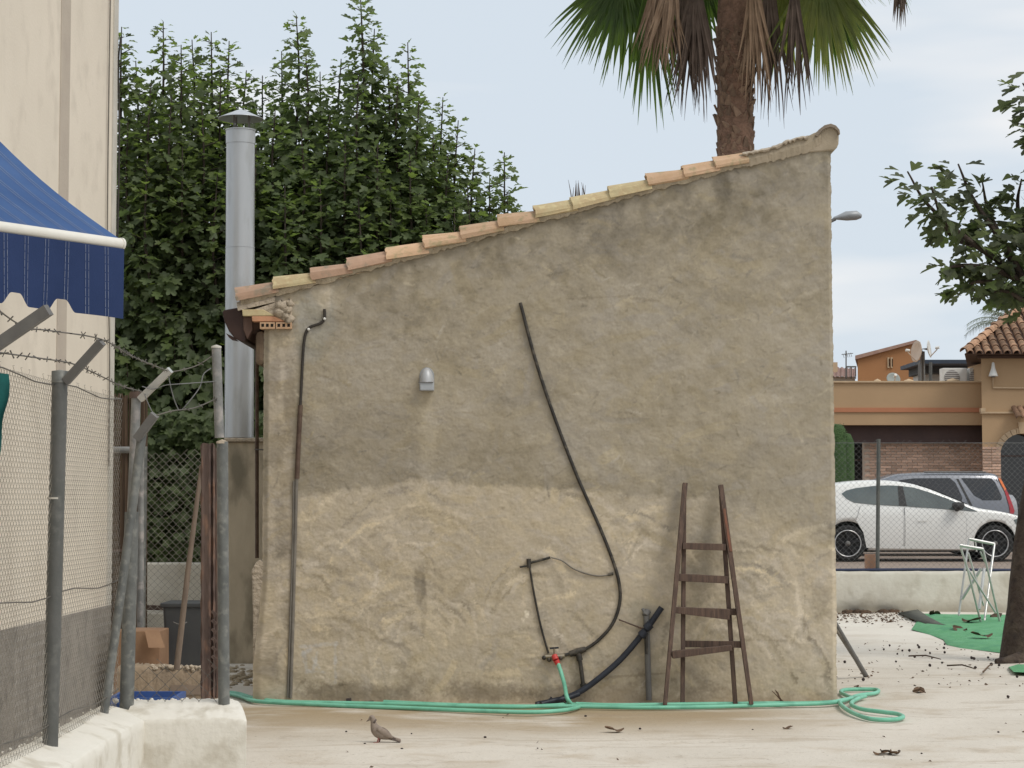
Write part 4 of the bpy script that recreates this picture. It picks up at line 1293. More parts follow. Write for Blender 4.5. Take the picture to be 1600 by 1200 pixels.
MB().box((x0_ + .02, 10.32, .0), (x1_ - .02, 10.66, .4)).build('crate_base', m_bluep, cr)
MB().box((x0_ - .012, 10.288, zt2 - .03), (x1_ + .012, 10.299, zt2 + .004)).build('rim', m_bluep, cr)
bx_ = thing('cardboard_box', P(222, 1050, 14.2), 'tall brown cardboard box with an open flap beside the bin', 'box')
x0_, x1_ = P(178, 1000, 14.2).x, P(250, 1000, 14.2).x
ztb = P(215, 986, 14.2).z
MB().box((x0_, 14.2, 0), (x1_, 14.6, ztb)).build('box_body', m_card, bx_, bevel=.006)
mb = MB()
q = [P(226, 985, 14.17), P(248, 985, 14.17), P(257, 1012, 14.05), P(232, 1012, 14.05)]
mb.add([*q, *[p + Vector((0, .006, .004)) for p in q]], [(0, 1, 2, 3), (7, 6, 5, 4), (0, 4, 5, 1), (1, 5, 6, 2), (2, 6, 7, 3), (3, 7, 4, 0)])
mb.build('flap', m_card, bx_)
bi = thing('rubbish_bin', P(300, 1110, 14.6), 'dark grey plastic bin tapering to its foot behind the fence', 'bin')
mb = MB()
c = P(302, 940, 14.75)
zt3 = c.z
hw0, hw1 = .155, .205
prof = []
def frust(mb, cx, cy, z0, w0, z1, w1):
    vv = [(cx + i * w0, cy + j * w0, z0) for i, j in ((-1, -1), (1, -1), (1, 1), (-1, 1))] + [(cx + i * w1, cy + j * w1, z1) for i, j in ((-1, -1), (1, -1), (1, 1), (-1, 1))]
    mb.add(vv, [(3, 2, 1, 0), (4, 5, 6, 7), (0, 1, 5, 4), (1, 2, 6, 5), (2, 3, 7, 6), (3, 0, 4, 7)])
frust(mb, c.x, c.y, 0, .15, zt3 - .02, .2)
mb.build('bin_body', m_bin, bi, bevel=.02)
mb = MB()
frust(mb, c.x, c.y, zt3 - .035, .212, zt3, .216)
mb.build('bin_rim', m_bin, bi, bevel=.008)
mb = MB().tube(spline([P(271, 972, 14.5), P(278, 975, 14.48), P(286, 975, 14.48), P(292, 972, 14.5)]), .004, 6)
mb.build('handle', m_greypipe, bi)
pw = thing('back_yard_wall', P(260, 1000, 21), 'pale low wall at the back of the left enclosure', 'wall')
mb = MB()
mb.prism([wz(u, v, 21) for u, v in ((150, 1030), (150, 880), (352, 880), (352, 1030))], 21, 21.3)
mb.build('wall_body', m_white_far, pw, bevel=.02)
MB().bar(P(180, 948, 20.6), P(300, 951, 20.6), .05, .1).build('ledge', m_rust, pw)
mb = MB()
mb.box((P(190, 0, 20.5).x, 20.5, 0), (P(330, 0, 20.5).x, 20.98, P(0, 957, 20.5).z))
mb.build('step', m_white_far, pw, bevel=.02)
rf = thing('reed_screen', P(195, 900, 20.2), 'brown upright reed screen behind the corner of the cream building', 'screen')
rg = random.Random(9)
mb = MB()
for k in range(64):
    u = 150 + k * 1.25
    mb.tube([P(u, 1040, 20.2 + rg.uniform(0, .04)), P(u + rg.uniform(-1, 1), 617 + rg.uniform(-3, 4), 20.2 + rg.uniform(0, .04))], .0075, 5)
mb.build('reeds', m_reed, rf)
for v in (700, 860):
    MB().bar(P(150, v, 20.17), P(230, v, 20.17), .03, .02).build('rail', m_rust, rf)
# rear chain link inside the enclosure
rc_ = thing('rear_mesh_fence', P(260, 1080, 16.2), 'fine rear chain link panel hung between the inner gate posts', 'fence')
lo_, hi_ = P(222, 1090, 16.2), P(344, 703, 16.2)
linkmesh((lo_.x, 16.2, 0.0), (1, 0, 0), (0, 0, 1), hi_.x - lo_.x, hi_.z, .06, .0017, seed=9).build('wire_mesh', m_wire_l, rc_)
MB().tube([Vector((lo_.x, 16.2, 0)), Vector((lo_.x, 16.2, hi_.z + .03))], .022, 8).build('post', m_post, rc_)
MB().tube([Vector((hi_.x, 16.2, 0)), Vector((hi_.x, 16.2, hi_.z + .03))], .022, 8).build('post', m_post, rc_)

# ------------------------------------------------------------------ leaves and trees
def leaf_mesh(name, m, lobes=5, size=1., fold=.12, seed=1, droop=.18):
    """palmate leaf, base at origin, tip at +Y, unit length"""
    rg = random.Random(seed)
    c = Vector((0, .38))
    lob = {5: ((-112, .4), (-54, .54), (0, .64), (54, .54), (112, .4)), 3: ((-60, .46), (0, .64), (60, .46))}[lobes]
    pts = [(0, 0)]
    def pol(a, r): return (c.x + r * math.sin(R(a)), c.y + r * math.cos(R(a)))
    for i, (a, r) in enumerate(lob):
        e = rg.uniform(-3, 3)
        pts += [pol(a - 15 + e, r * .86), pol(a + e, r * rg.uniform(.95, 1.05)), pol(a + 15 + e, r * .86)]
        if i < len(lob) - 1:
            b, r2 = lob[i + 1]
            pts.append(pol((a + b) / 2, min(r, r2) * .62))
    vv = [(c.x, c.y, 0)] + [(x, y, 0) for x, y in pts]
    vv = [(x * size, y * size, (abs(x) * fold * 2 - droop * y * y) * size) for x, y, z in vv]
    n = len(pts)
    ff = [(0, 1 + (i + 1) % n, 1 + i) for i in range(n)]
    me_ = bpy.data.meshes.new(name)
    me_.from_pydata(vv, [], ff)
    me_.materials.append(m)
    me_.update()
    return me_, np.array(vv), ff
def join_leaves(name, items, parent, m):
    """items: list of (4x4 numpy) for one leaf shape"""
    pass
def leaf_frame(pos, out, up, size, roll):
    y = Vector(out).normalized()
    z = Vector(up) - y * Vector(up).dot(y)
    z.normalize()
    x = y.cross(z)
    M_ = Matrix(((x.x, y.x, z.x, 0), (x.y, y.y, z.y, 0), (x.z, y.z, z.z, 0), (0, 0, 0, 1)))
    return Matrix.Translation(pos) @ M_ @ Matrix.Rotation(roll, 4, 'Y') @ Matrix.Scale(size, 4)
LEAFS = {}
def lm(kind, var):
    k = (kind, var)
    if k not in LEAFS:
        m = {'A': m_leafA, 'B': m_leafB, 'Y': m_leafY, 'F': m_leafF}[kind]
        LEAFS[k] = leaf_mesh('leaf', m, 5 if var < 2 else 3, 1., .1 + .05 * var, seed=var + 3, droop=.14 + .1 * (var % 2))
    return LEAFS[k]
def scatter(root, leaves, part_n=300, name='leaf'):
    """leaves: list of (matrix, kind, var). The part_n nearest, largest become objects, the rest one mesh per material."""
    leaves.sort(key=lambda q: q[3])
    for M_, kd, vr, _ in leaves[:part_n]:
        inst(name, lm(kd, vr)[0], M_, root)
    rest = {}
    for M_, kd, vr, _ in leaves[part_n:]:
        rest.setdefault(kd, []).append((M_, vr))
    for kd, L_ in rest.items():
        V, Fc, off = [], [], 0
        for M_, vr in L_:
            _, vv, ff = lm(kd, vr)
            A_ = np.array(M_)
            V.append(vv @ A_[:3, :3].T + A_[:3, 3])
            Fc.append(np.array(ff) + off)
            off += len(vv)
        V = np.concatenate(V).astype(np.float32)
        Fc = np.concatenate(Fc).astype(np.int32)
        me_ = bpy.data.meshes.new('foliage')
        me_.vertices.add(len(V))
        me_.vertices.foreach_set('co', V.ravel())
        me_.loops.add(Fc.size)
        me_.loops.foreach_set('vertex_index', Fc.ravel())
        me_.polygons.add(len(Fc))
        me_.polygons.foreach_set('loop_start', np.arange(0, Fc.size, 3, dtype=np.int32))
        me_.update(calc_edges=True)
        me_.materials.append({'A': m_leafA, 'B': m_leafB, 'Y': m_leafY, 'F': m_leafF}[kd])
        o_ = bpy.data.objects.new('foliage', me_)
        COL.objects.link(o_)
        adopt(o_, root)
        tag(o_, kind='stuff')
def shoot_leaves(pts, rg, leaves, size, spread, step, tipfrac, kinds, near, hang=0.):
    """leaves spiralling up a shoot; short at the tip, long-stalked below"""
    L_ = [0]
    for i in range(1, len(pts)):
        L_.append(L_[-1] + (pts[i] - pts[i - 1]).length)
    tot = L_[-1]
    s = rg.uniform(0, step)
    a = rg.uniform(0, 6.28)
    while s < tot:
        i = max(1, next((k for k in range(len(L_)) if L_[k] >= s), len(L_) - 1))
        t = (s - L_[i - 1]) / max(1e-6, L_[i] - L_[i - 1])
        p = pts[i - 1].lerp(pts[i], t)
        fromtip = tot - s
        k = min(1, fromtip / tipfrac)
        a += 2.4 + rg.uniform(-.5, .5)
        rad = spread * (.12 + .88 * k ** .8) * rg.uniform(.55, 1.1)
        hd = Vector((math.cos(a), math.sin(a), 0))
        dr = rg.uniform(-.6, .3) - .3 * k + (.75 * (1 - k) ** 2)
        pos = p + hd * rad + Vector((0, 0, rad * (.35 - .5 * k)))
        q_ = max(hang, min(1, max(0, fromtip - 1.1) / 1.2)) * rg.uniform(.4, 1.3)
        out = hd + Vector((0, -.35 * q_, dr - .75 * q_))
        up = Vector((rg.uniform(-.5, .5), rg.uniform(-1.0, .3) - .9 * q_, 1))
        sz = size * (.5 + .5 * min(1, k * 2.2)) * rg.uniform(.6, 1.3)
        kd = kinds(rg, k, pos)
        leaves.append((leaf_frame(pos, out, up, sz, rg.uniform(-.5, .5)), kd, rg.choice((0, 0, 1, 1, 2)), near(pos, rg)))
        s += step * rg.uniform(.6, 1.4)
def tree(label, base, tips, seed, depth, zlow, nfill, kinds, group='tall leafy trees behind the flue', lsz=.165, part_n=300):
    rg = random.Random(seed)
    root = thing('leafy_tree', base, label, 'tree', group)
    base = Vector(base)
    tmb = MB()
    fork = base + Vector((rg.uniform(-.1, .1), 0, 1.3))
    tmb.tube([base - Vector((0, 0, .05)), base + Vector((.03, 0, .7)), fork], [.16, .12, .1], 10)
    tmb.build('trunk', m_bark, root)
    leaves = []
    bmb = MB()
    near = lambda p, r: p.y * 1.0 + r.uniform(0, .8)
    for (u, v, Y) in tips:
        tip = P(u, v, Y)
        mid = fork.lerp(tip, .55) + Vector((rg.uniform(-.25, .25), rg.uniform(-.3, .3), .0))
        mid.x = fork.x + (tip.x - fork.x) * .85 + rg.uniform(-.1, .1)
        pts = spline([fork, mid, tip + Vector((rg.uniform(-.05, .05), 0, -.9)), tip], 8)
        n = len(pts)
        bmb.tube(pts, [.03 * (1 - i / n) + .005 for i in range(n)], 5)
        i0_ = next((i for i, p in enumerate(pts) if p.z > zlow), 0)
        shoot_leaves(pts[i0_:], rg, leaves, lsz * .9, .3, .03, 1.6, kinds, near)
        az = rg.uniform(0, 6.28)
        dn = .14
        while dn < 3.0:
            p = tip.lerp(pts[max(0, n - 9)], min(1, dn / .95)) if dn < .95 else pts[max(0, n - 9)].lerp(pts[max(0, n - 17)], min(1, (dn - .95) / max(.1, (pts[max(0, n - 9)] - pts[max(0, n - 17)]).length)))
            tl = min(.5, .07 + .2 * dn) * rg.uniform(.7, 1.25)
            dr_ = Vector((math.cos(az), math.sin(az), rg.uniform(.25, .6))).normalized()
            tw = [p, p + dr_ * tl * .5, p + dr_ * tl + Vector((0, 0, -.04 * tl))]
            bmb.tube(tw, [.008, .006, .003], 4, cap=False)
            shoot_leaves(tw, rg, leaves, lsz * (.72 + .1 * min(dn, 2.5)), .09, .021, .22, lambda a, b, c: kinds(a, min(1, dn / 2.2), c), near, min(.8, dn * .3))
            az += 2.4
            dn += .105
    for _ in range(nfill):
        u, v, Y = rg.choice(tips)
        tip = P(u, v, Y)
        t = rg.uniform(.36, .98)
        k = tip.lerp(Vector((fork.x + (tip.x - fork.x) * .9, fork.y, zlow - .2)), .12 + t * .88)
        k += Vector((rg.uniform(-.55, .55), rg.uniform(-depth, depth) - .25, 0)) * (.35 + .75 * t)
        l = rg.uniform(.45, 1.0)
        out = Vector((rg.uniform(-.5, .5), rg.uniform(-.7, .3), 1)).normalized()
        pts = [k - out * l * .5, k, k + out * l * .5 + Vector((0, 0, .05))]
        bmb.tube(pts, [.012, .009, .004], 4, cap=False)
        shoot_leaves(pts, rg, leaves, lsz * 1.08, .26, .022, .5, kinds, near, .9)
    tag(bmb.build('branches', m_bark, root), kind='stuff')
    scatter(root, leaves, part_n)
    return root, len(leaves)
def kindsL(rg, k, p):
    x = rg.random()
    if k < .45 and x < .55: return 'Y'
    return 'A' if x < .45 else ('B' if x < .97 else 'Y')
def kindsD(rg, k, p):
    x = rg.random()
    if k < .4 and x < .35: return 'Y'
    return 'A' if x < .32 else ('B' if x < .98 else 'Y')
cnt = []
cnt.append(tree('leafy tree rising right beside the corner of the cream building', (P(215, 900, 23).x, 23.2, 0), [(190, 42, 22.8), (212, 95, 23.2), (255, 34, 23.0), (283, 70, 22.6), (236, 130, 22.3), (200, 190, 22.2), (268, 150, 22.2), (230, 250, 22.0), (285, 230, 22.1)], 1, .8, .75, 190, kindsL))
cnt.append(tree('leafy tree directly left of the silver flue with rounded top', (P(325, 900, 23.4).x, 23.6, 0), [(300, 62, 23.6), (330, 50, 23.4), (358, 64, 23.2), (345, 120, 22.8), (385, 110, 23.4), (410, 118, 23.6), (315, 160, 22.4), (372, 190, 22.5), (340, 270, 22.2), (400, 230, 22.4)], 2, .8, .75, 190, kindsL))
cnt.append(tree('leafy tree standing just right of the silver flue', (P(450, 900, 23.2).x, 23.4, 0), [(440, 80, 23.6), (463, 24, 23.3), (478, 85, 23.1), (500, 112, 23.6), (430, 170, 22.7), (470, 200, 22.5), (515, 180, 22.8), (445, 290, 22.2), (500, 280, 22.3)], 3, .8, .75, 180, kindsD))
cnt.append(tree('tallest leafy tree with a pointed leader above the roof', (P(565, 900, 23.0).x, 23.2, 0), [(533, 92, 23.4), (563, -12, 23.0), (585, 45, 23.2), (560, 120, 22.6), (606, 100, 23.1), (540, 210, 22.4), (590, 215, 22.4), (560, 310, 22.2), (610, 290, 22.4)], 4, .7, .75, 180, kindsD))
cnt.append(tree('leafy tree with pointed top directly right of the tallest tree', (P(645, 900, 23.2).x, 23.4, 0), [(637, 66, 23.2), (622, 120, 22.9), (655, 150, 22.8), (692, 152, 23.3), (676, 200, 22.9), (640, 240, 22.5), (700, 240, 22.8), (665, 310, 22.4)], 5, .6, .75, 80, kindsD))
cnt.append(tree('lowest leafy tree spreading over the roof at the right end of the row', (P(730, 900, 23.2).x, 23.4, 0), [(716, 188, 23.2), (742, 232, 23.1), (788, 238, 23.2), (765, 275, 22.9), (792, 300, 23.1), (730, 290, 22.6), (775, 345, 22.8), (710, 320, 22.4)], 6, .5, .75, 40, kindsD))
print('leaves', [c[1] for c in cnt])
# dark ivy hedge low behind the enclosure
rg = random.Random(44)
hd = thing('ivy_hedge', P(260, 880, 21.9), 'dark ivy hedge behind the pale low wall', 'hedge')
lv = []
for k in range(2600):
    u, v = rg.uniform(165, 420), rg.uniform(640, 890)
    p = P(u, v, 21.6 + rg.uniform(0, .6))
    lv.append((leaf_frame(p, (rg.uniform(-.6, .6), -.6, rg.uniform(-1, .2)), (rg.uniform(-.5, .5), -1, .5), rg.uniform(.08, .15), 0), 'B' if rg.random() < .8 else 'A', rg.choice((0, 1, 2)), 0))
scatter(hd, lv, 0)
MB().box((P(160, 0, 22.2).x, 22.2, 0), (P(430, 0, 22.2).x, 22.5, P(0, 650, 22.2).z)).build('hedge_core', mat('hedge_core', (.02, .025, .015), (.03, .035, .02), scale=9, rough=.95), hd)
# ------------------------------------------------------------------ fan palm
pm = thing('fan_palm', (P(1149, 700, 24).x, 24, 0), 'tall fan palm with skirt of dead fronds above the shed', 'palm tree')
def tr(v): return P(1149 + (v - 245) * -.006, v, 24)
zs_ = [0, 1.5, 3, 4.5, 6, 7, 7.8, 8.4]
px = P(1149, 245, 24).x
MB().tube([Vector((px, 24, z)) for z in zs_], [.3, .26, .245, .235, .23, .225, .22, .17], 20).build('trunk', m_palmbark, pm)
rg = random.Random(12)
stub_me = MB().prism([(-.05, 0), (.05, 0), (.035, .09), (.0, .15), (-.035, .09)][::-1], -.018, .018).mesh('leaf_base', m_boot)
k = 0
for z in np.arange(4.9, 7.6, .075):
    for q in range(12):
        a = q * 2 * PI / 12 + k * .3 + rg.uniform(-.12, .12)
        if math.sin(a) > .3 or rg.random() < .25: continue
        r = .215
        M_ = Matrix.Translation((px + r * math.cos(a), 24 + r * math.sin(a), z + rg.uniform(-.02, .02))) @ Matrix.Rotation(a + PI / 2, 4, 'Z') @ Matrix.Rotation(R(rg.uniform(8, 26)), 4, 'X') @ Matrix.Rotation(R(rg.uniform(-55, 55)), 4, 'Y') @ Matrix.Scale(rg.uniform(.5, .95), 4)
        inst('leaf_base', stub_me, M_, pm)
    k += 1
def fan_frond(name, m, hub, aim, nrm, length, spread, nseg, droop, seed, pet=None, dead=0., wid=.03):
    """costapalmate leaf: hub point, aim = mid-rib direction, nrm = upper face normal"""
    rg = random.Random(seed)
    mb = MB()
    aim = Vector(aim).normalized()
    nrm = Vector(nrm)
    nrm = (nrm - aim * nrm.dot(aim)).normalized()
    sd_ = aim.cross(nrm)
    for i in range(nseg):
        t = (i + .5) / nseg * 2 - 1
        a = t * spread + rg.uniform(-.03, .03)
        L_ = length * (1 - .22 * abs(t) ** 2) * rg.uniform(.86, 1.06)
        d = aim * math.cos(a) + sd_ * math.sin(a)
        pts = []
        n = 6
        p = Vector(hub)
        dd = d.copy()
        for k in range(n + 1):
            pts.append(p.copy())
            p = p + dd * (L_ / n)
            g = droop * (k / n) ** 1.6 * rg.uniform(.8, 1.2)
            dd = (dd + Vector((0, 0, -g)) + nrm * (-.02 * dead)).normalized()
            if dead: dd = (dd + Vector((rg.uniform(-.08, .08), rg.uniform(-.08, .08), 0)) * dead).normalized()
        ws = [wid * .35, wid * .95, wid, wid * .85, wid * .55, wid * .28, .001]
        ax = (sd_ * math.cos(a) - aim * math.sin(a)).normalized()
        vv = []
        for k, q in enumerate(pts):
            # folded blade: two edges and the keel
            vv += [q - ax * ws[k] + nrm * ws[k] * .35, q - nrm * ws[k] * .25, q + ax * ws[k] + nrm * ws[k] * .35]
        ff = []
        for k in range(n):
            o_ = k * 3
            ff += [(o_, o_ + 1, o_ + 4, o_ + 3), (o_ + 1, o_ + 2, o_ + 5, o_ + 4)]
        mb.add(vv, ff, False)
    if pet is not None:
        q = spline([pet, (Vector(pet) + Vector(hub)) / 2 + Vector((0, 0, .08)), hub], 5)
        mb.tube(q, [.03] + [.022] * (len(q) - 1), 6)
    return mb.build(name, m, pm)
YP = 24
crown = Vector((px, 24, 8.5))
def fr(m, hu, hv, hy, au, av, ay, L_, sp, ns, dr, seed, dead=0., nrm=(0, -1, .4), wid=None):
    wid = wid or (.026 if dead else .036)
    hub = P(hu, hv, YP + hy)
    aim = P(au, av, YP + ay) - hub
    fan_frond('frond', m, hub, aim, nrm, L_, sp, ns, dr, seed, crown + Vector((random.uniform(-.1, .1), random.uniform(-.1, .1), random.uniform(-.3, .2))), dead, wid)
# green fans seen in the picture
fr(m_frond, 975, -50, .2, 930, 100, .0, 1.5, .8, 36, .18, 1, nrm=(-.3, -1, .5))
fr(m_frond, 990, -50, .5, 975, 120, .5, 1.6, .6, 26, .12, 31)
fr(m_frond, 970, -60, .4, 920, 70, .3, 1.15, .8, 28, .14, 2, nrm=(-.5, -.6, .8))
fr(m_frond, 1030, -60, .6, 1060, 140, .6, 1.55, .6, 24, .12, 3)
fr(m_frond, 1012, -20, -.1, 1024, 150, 0, 1.75, .3, 18, .08, 4)
fr(m_frond_l, 1280, -55, -.4, 1303, 110, -.5, 1.65, .72, 40, .16, 5, nrm=(.2, -1, .4))
fr(m_frond, 1280, -50, .1, 1312, 90, .1, 1.6, .5, 26, .14, 32)
fr(m_frond, 1295, -60, .3, 1345, 80, .3, 1.2, .7, 24, .25, 6, nrm=(.5, -.6, .8))
fr(m_frond_l, 1225, -40, .2, 1220, 120, .2, 1.3, .55, 24, .12, 7)
fr(m_frond, 1180, -50, .5, 1190, 90, .5, 1.1, .5, 20, .1, 8)
fr(m_frond, 1095, -50, .6, 1095, 90, .6, 1.2, .5, 20, .1, 18)
fr(m_frond, 1360, -75, .8, 1410, -10, .8, .95, .9, 24, .5, 9, nrm=(.3, 0, 1))
fr(m_frond, 1330, -110, -.4, 1410, -70, -.6, 1.05, .8, 24, .4, 19, nrm=(.3, 0, 1))
fr(m_frond_dd, 1405, -60, .5, 1408, 20, .5, .9, .16, 9, .12, 10, .6)
# dead, folded fronds hanging as a skirt
fr(m_frond_d, 1035, -70, -.75, 1028, 100, -.8, 1.55, .24, 26, .05, 21, .8)
fr(m_frond_d, 1055, -60, -.85, 1024, 120, -.9, 1.5, .2, 18, .05, 22, .9)
fr(m_frond_dd, 1088, -40, -.6, 1084, 100, -.65, 1.8, .23, 34, .04, 23, .9)
fr(m_frond_dd, 1070, -40, .2, 1072, 100, .2, 1.75, .22, 28, .04, 24, .9)
fr(m_frond_d, 1176, -50, -.6, 1184, 100, -.55, 1.7, .15, 26, .04, 26, .8)
fr(m_frond_dd, 1202, -50, -.4, 1206, 100, -.4, 1.95, .13, 24, .04, 28, .9)
fr(m_frond_dd, 1242, -40, -.7, 1242, 100, -.7, 1.75, .1, 20, .04, 29, .9)
# the crown above
rg = random.Random(77)
for k in range(22):
    a = k * 2.4
    el = R(-15 + 95 * (k / 22))
    d = Vector((math.cos(a) * math.cos(el), math.sin(a) * math.cos(el), math.sin(el)))
    hub = crown + d * rg.uniform(.8, 1.1) + Vector((0, 0, .35))
    fan_frond('frond', m_frond if k % 3 else m_frond_l, hub, d + Vector((0, 0, -.35)), (d.x * -.5, d.y * -.5, 1), 1.1, 1.2, 24, .3, 100 + k, crown)
# ------------------------------------------------------------------ weed on the roof edge
wd = MB()
rg = random.Random(2)
for k in range(11):
    u = 892 + k * 2.3
    b_ = P(u, 322, YS + .3)
    t_ = P(u + rg.uniform(-7, 5), 281 + rg.uniform(-3, 9) + abs(k - 3) * .9, YS + .3)
    wd.tube([b_, (b_ + t_) / 2 + Vector((.004, 0, .0)), t_], [.005, .004, .001], 4, cap=False)
tag(wd.build('roof_weed', m_leafd), 'tuft of dry spiky weed sprouting on the roof tiles', 'weed')
# ------------------------------------------------------------------ fig tree at right
YF = 20.2
fg = thing('fig_tree', G(1600, 1036), 'fig tree with dark leaning trunk and broad leaves at right', 'tree')
tk = [(1612, 1050, .36), (1606, 1000, .27), (1604, 950, .2), (1606, 890, .175), (1612, 830, .165), (1625, 750, .16), (1645, 640, .15), (1660, 540, .13)]
MB().tube(spline([P(u, v, YF) for u, v, r in tk], 4), list(np.interp(np.linspace(0, 7, 29), range(8), [t[2] for t in tk])), 16).build('trunk', m_bark_f, fg)
MB().tube(spline([P(1600, 1030, YF - .2), P(1578, 1033, YF - .3), P(1556, 1034, YF - .35)], 4), [.09, .085, .08, .07, .06, .05, .045, .04, .03], 8).build('root', m_bark_f, fg)
leaves = []
rg = random.Random(50)
limbs = [((1660, 540), (1600, 440), (1520, 380), (1450, 320), (1418, 268)),
         ((1600, 440), (1560, 370), (1520, 310), (1497, 256)),
         ((1640, 500), (1580, 400), (1545, 330), (1535, 285)),
         ((1620, 460), (1600, 380), (1590, 320), (1596, 280)),
         ((1520, 380), (1490, 370), (1470, 335), (1455, 292)),
         ((1600, 440), (1550, 420), (1500, 415), (1478, 420)),
         ((1640, 500), (1580, 450), (1530, 440), (1500, 455)),
         ((1660, 540), (1610, 480), (1570, 455), (1545, 460)),
         ((1700, 300), (1660, 220), (1625, 170), (1598, 130)),
         ((1700, 300), (1660, 250), (1630, 215), (1602, 195)),
         ((1660, 540), (1640, 420), (1625, 330), (1640, 260)),
         ((1660, 540), (1680, 400), (1700, 300), (1720, 200)),
         ((1660, 540), (1720, 450), (1780, 380), (1820, 300))]
lbm = []
for i, L_ in enumerate(limbs):
    q = spline([P(u, v, YF + (rg.uniform(-.5, .5) if j else 0) * .6) for j, (u, v) in enumerate(L_)], 6)
    n = len(q)
    MB().tube(q, [.04 * (1 - k / n) + .007 for k in range(n)], 6).build('branch', m_bark_f, fg)
    near = lambda p, r: abs(p.x - 4.9) + r.uniform(0, .3)
    # leaves crowd the outer half of the limb, tilting out and down
    for t in np.arange(.28, 1.0, .016):
        p = q[min(n - 1, int(t * n))]
        a = rg.uniform(0, 6.28)
        hdv = Vector((math.cos(a), math.sin(a) * .8, rg.uniform(-.55, .25)))
        pos = p + hdv * rg.uniform(.05, .22)
        o_ = hdv + Vector((-.15, 0, rg.uniform(-.6, .15) + (.7 if t > .93 else 0)))
        leaves.append((leaf_frame(pos, o_, (rg.uniform(-.6, .6), rg.uniform(-.7, .3), 1), rg.uniform(.13, .21), rg.uniform(-.6, .6)), 'F' if rg.random() < .85 else 'A', rg.choice((0, 1, 2)), near(pos, rg)))
for k in range(310):
    t = rg.random()
    u = 1490 + 190 * math.sqrt(t) + rg.uniform(-20, 20)
    v = rg.uniform(330 + (1600 - u) * .15, 448)
    pos = P(u, v, YF + rg.uniform(-.8, .9))
    a = rg.uniform(0, 6.28)
    leaves.append((leaf_frame(pos, (math.cos(a), math.sin(a), rg.uniform(-.9, .1)), (rg.uniform(-.5, .5), rg.uniform(-.6, .3), 1), rg.uniform(.13, .21), rg.uniform(-.5, .5)), 'F' if rg.random() < .8 else 'A', rg.choice((0, 1, 2)), abs(pos.x - 4.9) + rg.uniform(0, .5)))
for u, v in ((1590, 118), (1580, 140), (1584, 158), (1596, 172), (1596, 182), (1599, 220)):
    pos = P(u + 14, v - 6, YF)
    leaves.append((leaf_frame(pos, (-1, -.2, -.45), (0, -.5, 1), .24, .2), 'F', 0, -1))
scatter(fg, leaves, 300)
# ------------------------------------------------------------------ far wall with chain link
YW = 28.8
fw = thing('white_wall', (7, YW, 0), 'long limewashed low wall below the parked cars', 'wall')
ztw = P(1450, 893, YW).z
prof = [(0, -.03), (0, .2), (0, ztw - .05), (.02, ztw - .01), (.06, ztw), (.2, ztw), (.24, ztw - .02), (.25, -.03)]
wallbar(2.0, 16, YW, 0, prof, 'X', 120, .008, 21, 'x').build('wall_body', m_white_far, fw)
f2 = thing('far_mesh_fence', (5.5, YW + .1, ztw), 'chain link fence on the far white wall before the cars', 'fence')
xp = P(1372, 800, YW + .12).x
for dx in (-3., 0, 3., 6.):
    top_ = P(1373.5, 686, YW + .12)
    MB().tube([Vector((xp + dx - .02, YW + .12, ztw - .05)), Vector((xp + dx + .02, YW + .12, top_.z))], .03, 10).build('post', m_post_d, f2)
linkmesh((xp - 3, YW + .1, ztw + .01), (1, 0, 0), (0, 0, 1), 9, top_.z - ztw - .05, .085, .0016, seed=19).build('wire_mesh', m_wire_far, f2)
MB().tube([Vector((xp - 3, YW + .1, top_.z - .06)), Vector((xp + 6, YW + .1, top_.z - .06))], .004, 5).build('line_wire', m_wire_far, f2)
q = [Vector((2.2 + i * .5, YW + .09 + .02 * math.sin(i * 1.7), ztw + .022 + .004 * math.sin(i))) for i in range(26)]
tag(MB().tube(spline(q, 3), .022, 8).build('navy_hose', m_bluehose), 'dark blue hose lying along the top of the far wall', 'hose')
c = P(1360, 880, YW + .22)
tag(MB().box((c.x - .075, YW + .2, ztw - .0), (c.x + .075, YW + .3, P(1360, 866, YW + .2).z)).build('terracotta_block', m_strk, bevel=.006), 'small terracotta block beside the far fence post', 'block')
# ------------------------------------------------------------------ turf mat, folding stand, stick
tf = thing('turf_mat', G(1500, 995), 'green artificial turf mat lying crumpled by the far wall', 'mat')
mb = MB()
outl = [(1424, 984), (1452, 992), (1474, 1000), (1479, 1008), (1500, 1013), (1560, 1020), (1640, 1026), (1640, 962), (1480, 961), (1440, 960)]
cen = (1550, 990)
rgt = random.Random(6)
vv = [G(*cen, .03)]
ring = []
for rr in (.3, .55, .8, .97, 1.0):
    for k in range(60):
        t = k / 60 * len(outl)
        i = int(t)
        f = t - i
        a, b = outl[i % len(outl)], outl[(i + 1) % len(outl)]
        u, v = a[0] + (b[0] - a[0]) * f, a[1] + (b[1] - a[1]) * f
        p = G(cen[0] + (u - cen[0]) * rr, cen[1] + (v - cen[1]) * rr)
        h = .012 + .06 * max(0, math.sin(p.x * 3.3 + p.y * 1.9)) * (rr < .95) + .012 * math.sin(p.x * 9 + p.y * 5) * (rr < .95)
        if rr == 1.0: h = -.004
        vv.append(Vector((p.x, p.y, .008 + h)))
ff = [(0, 1 + (k + 1) % 60, 1 + k) for k in range(60)]
for q in range(4):
    for k in range(60):
        k2 = (k + 1) % 60
        ff.append((1 + q * 60 + k, 1 + q * 60 + k2, 1 + (q + 1) * 60 + k2, 1 + (q + 1) * 60 + k))
mb.add(vv, [f[::-1] for f in ff], True)
mb.build('turf_sheet', m_turf, tf)
mb = MB()
q = [(1404, 957), (1424, 966), (1450, 976), (1478, 983), (1500, 986)]
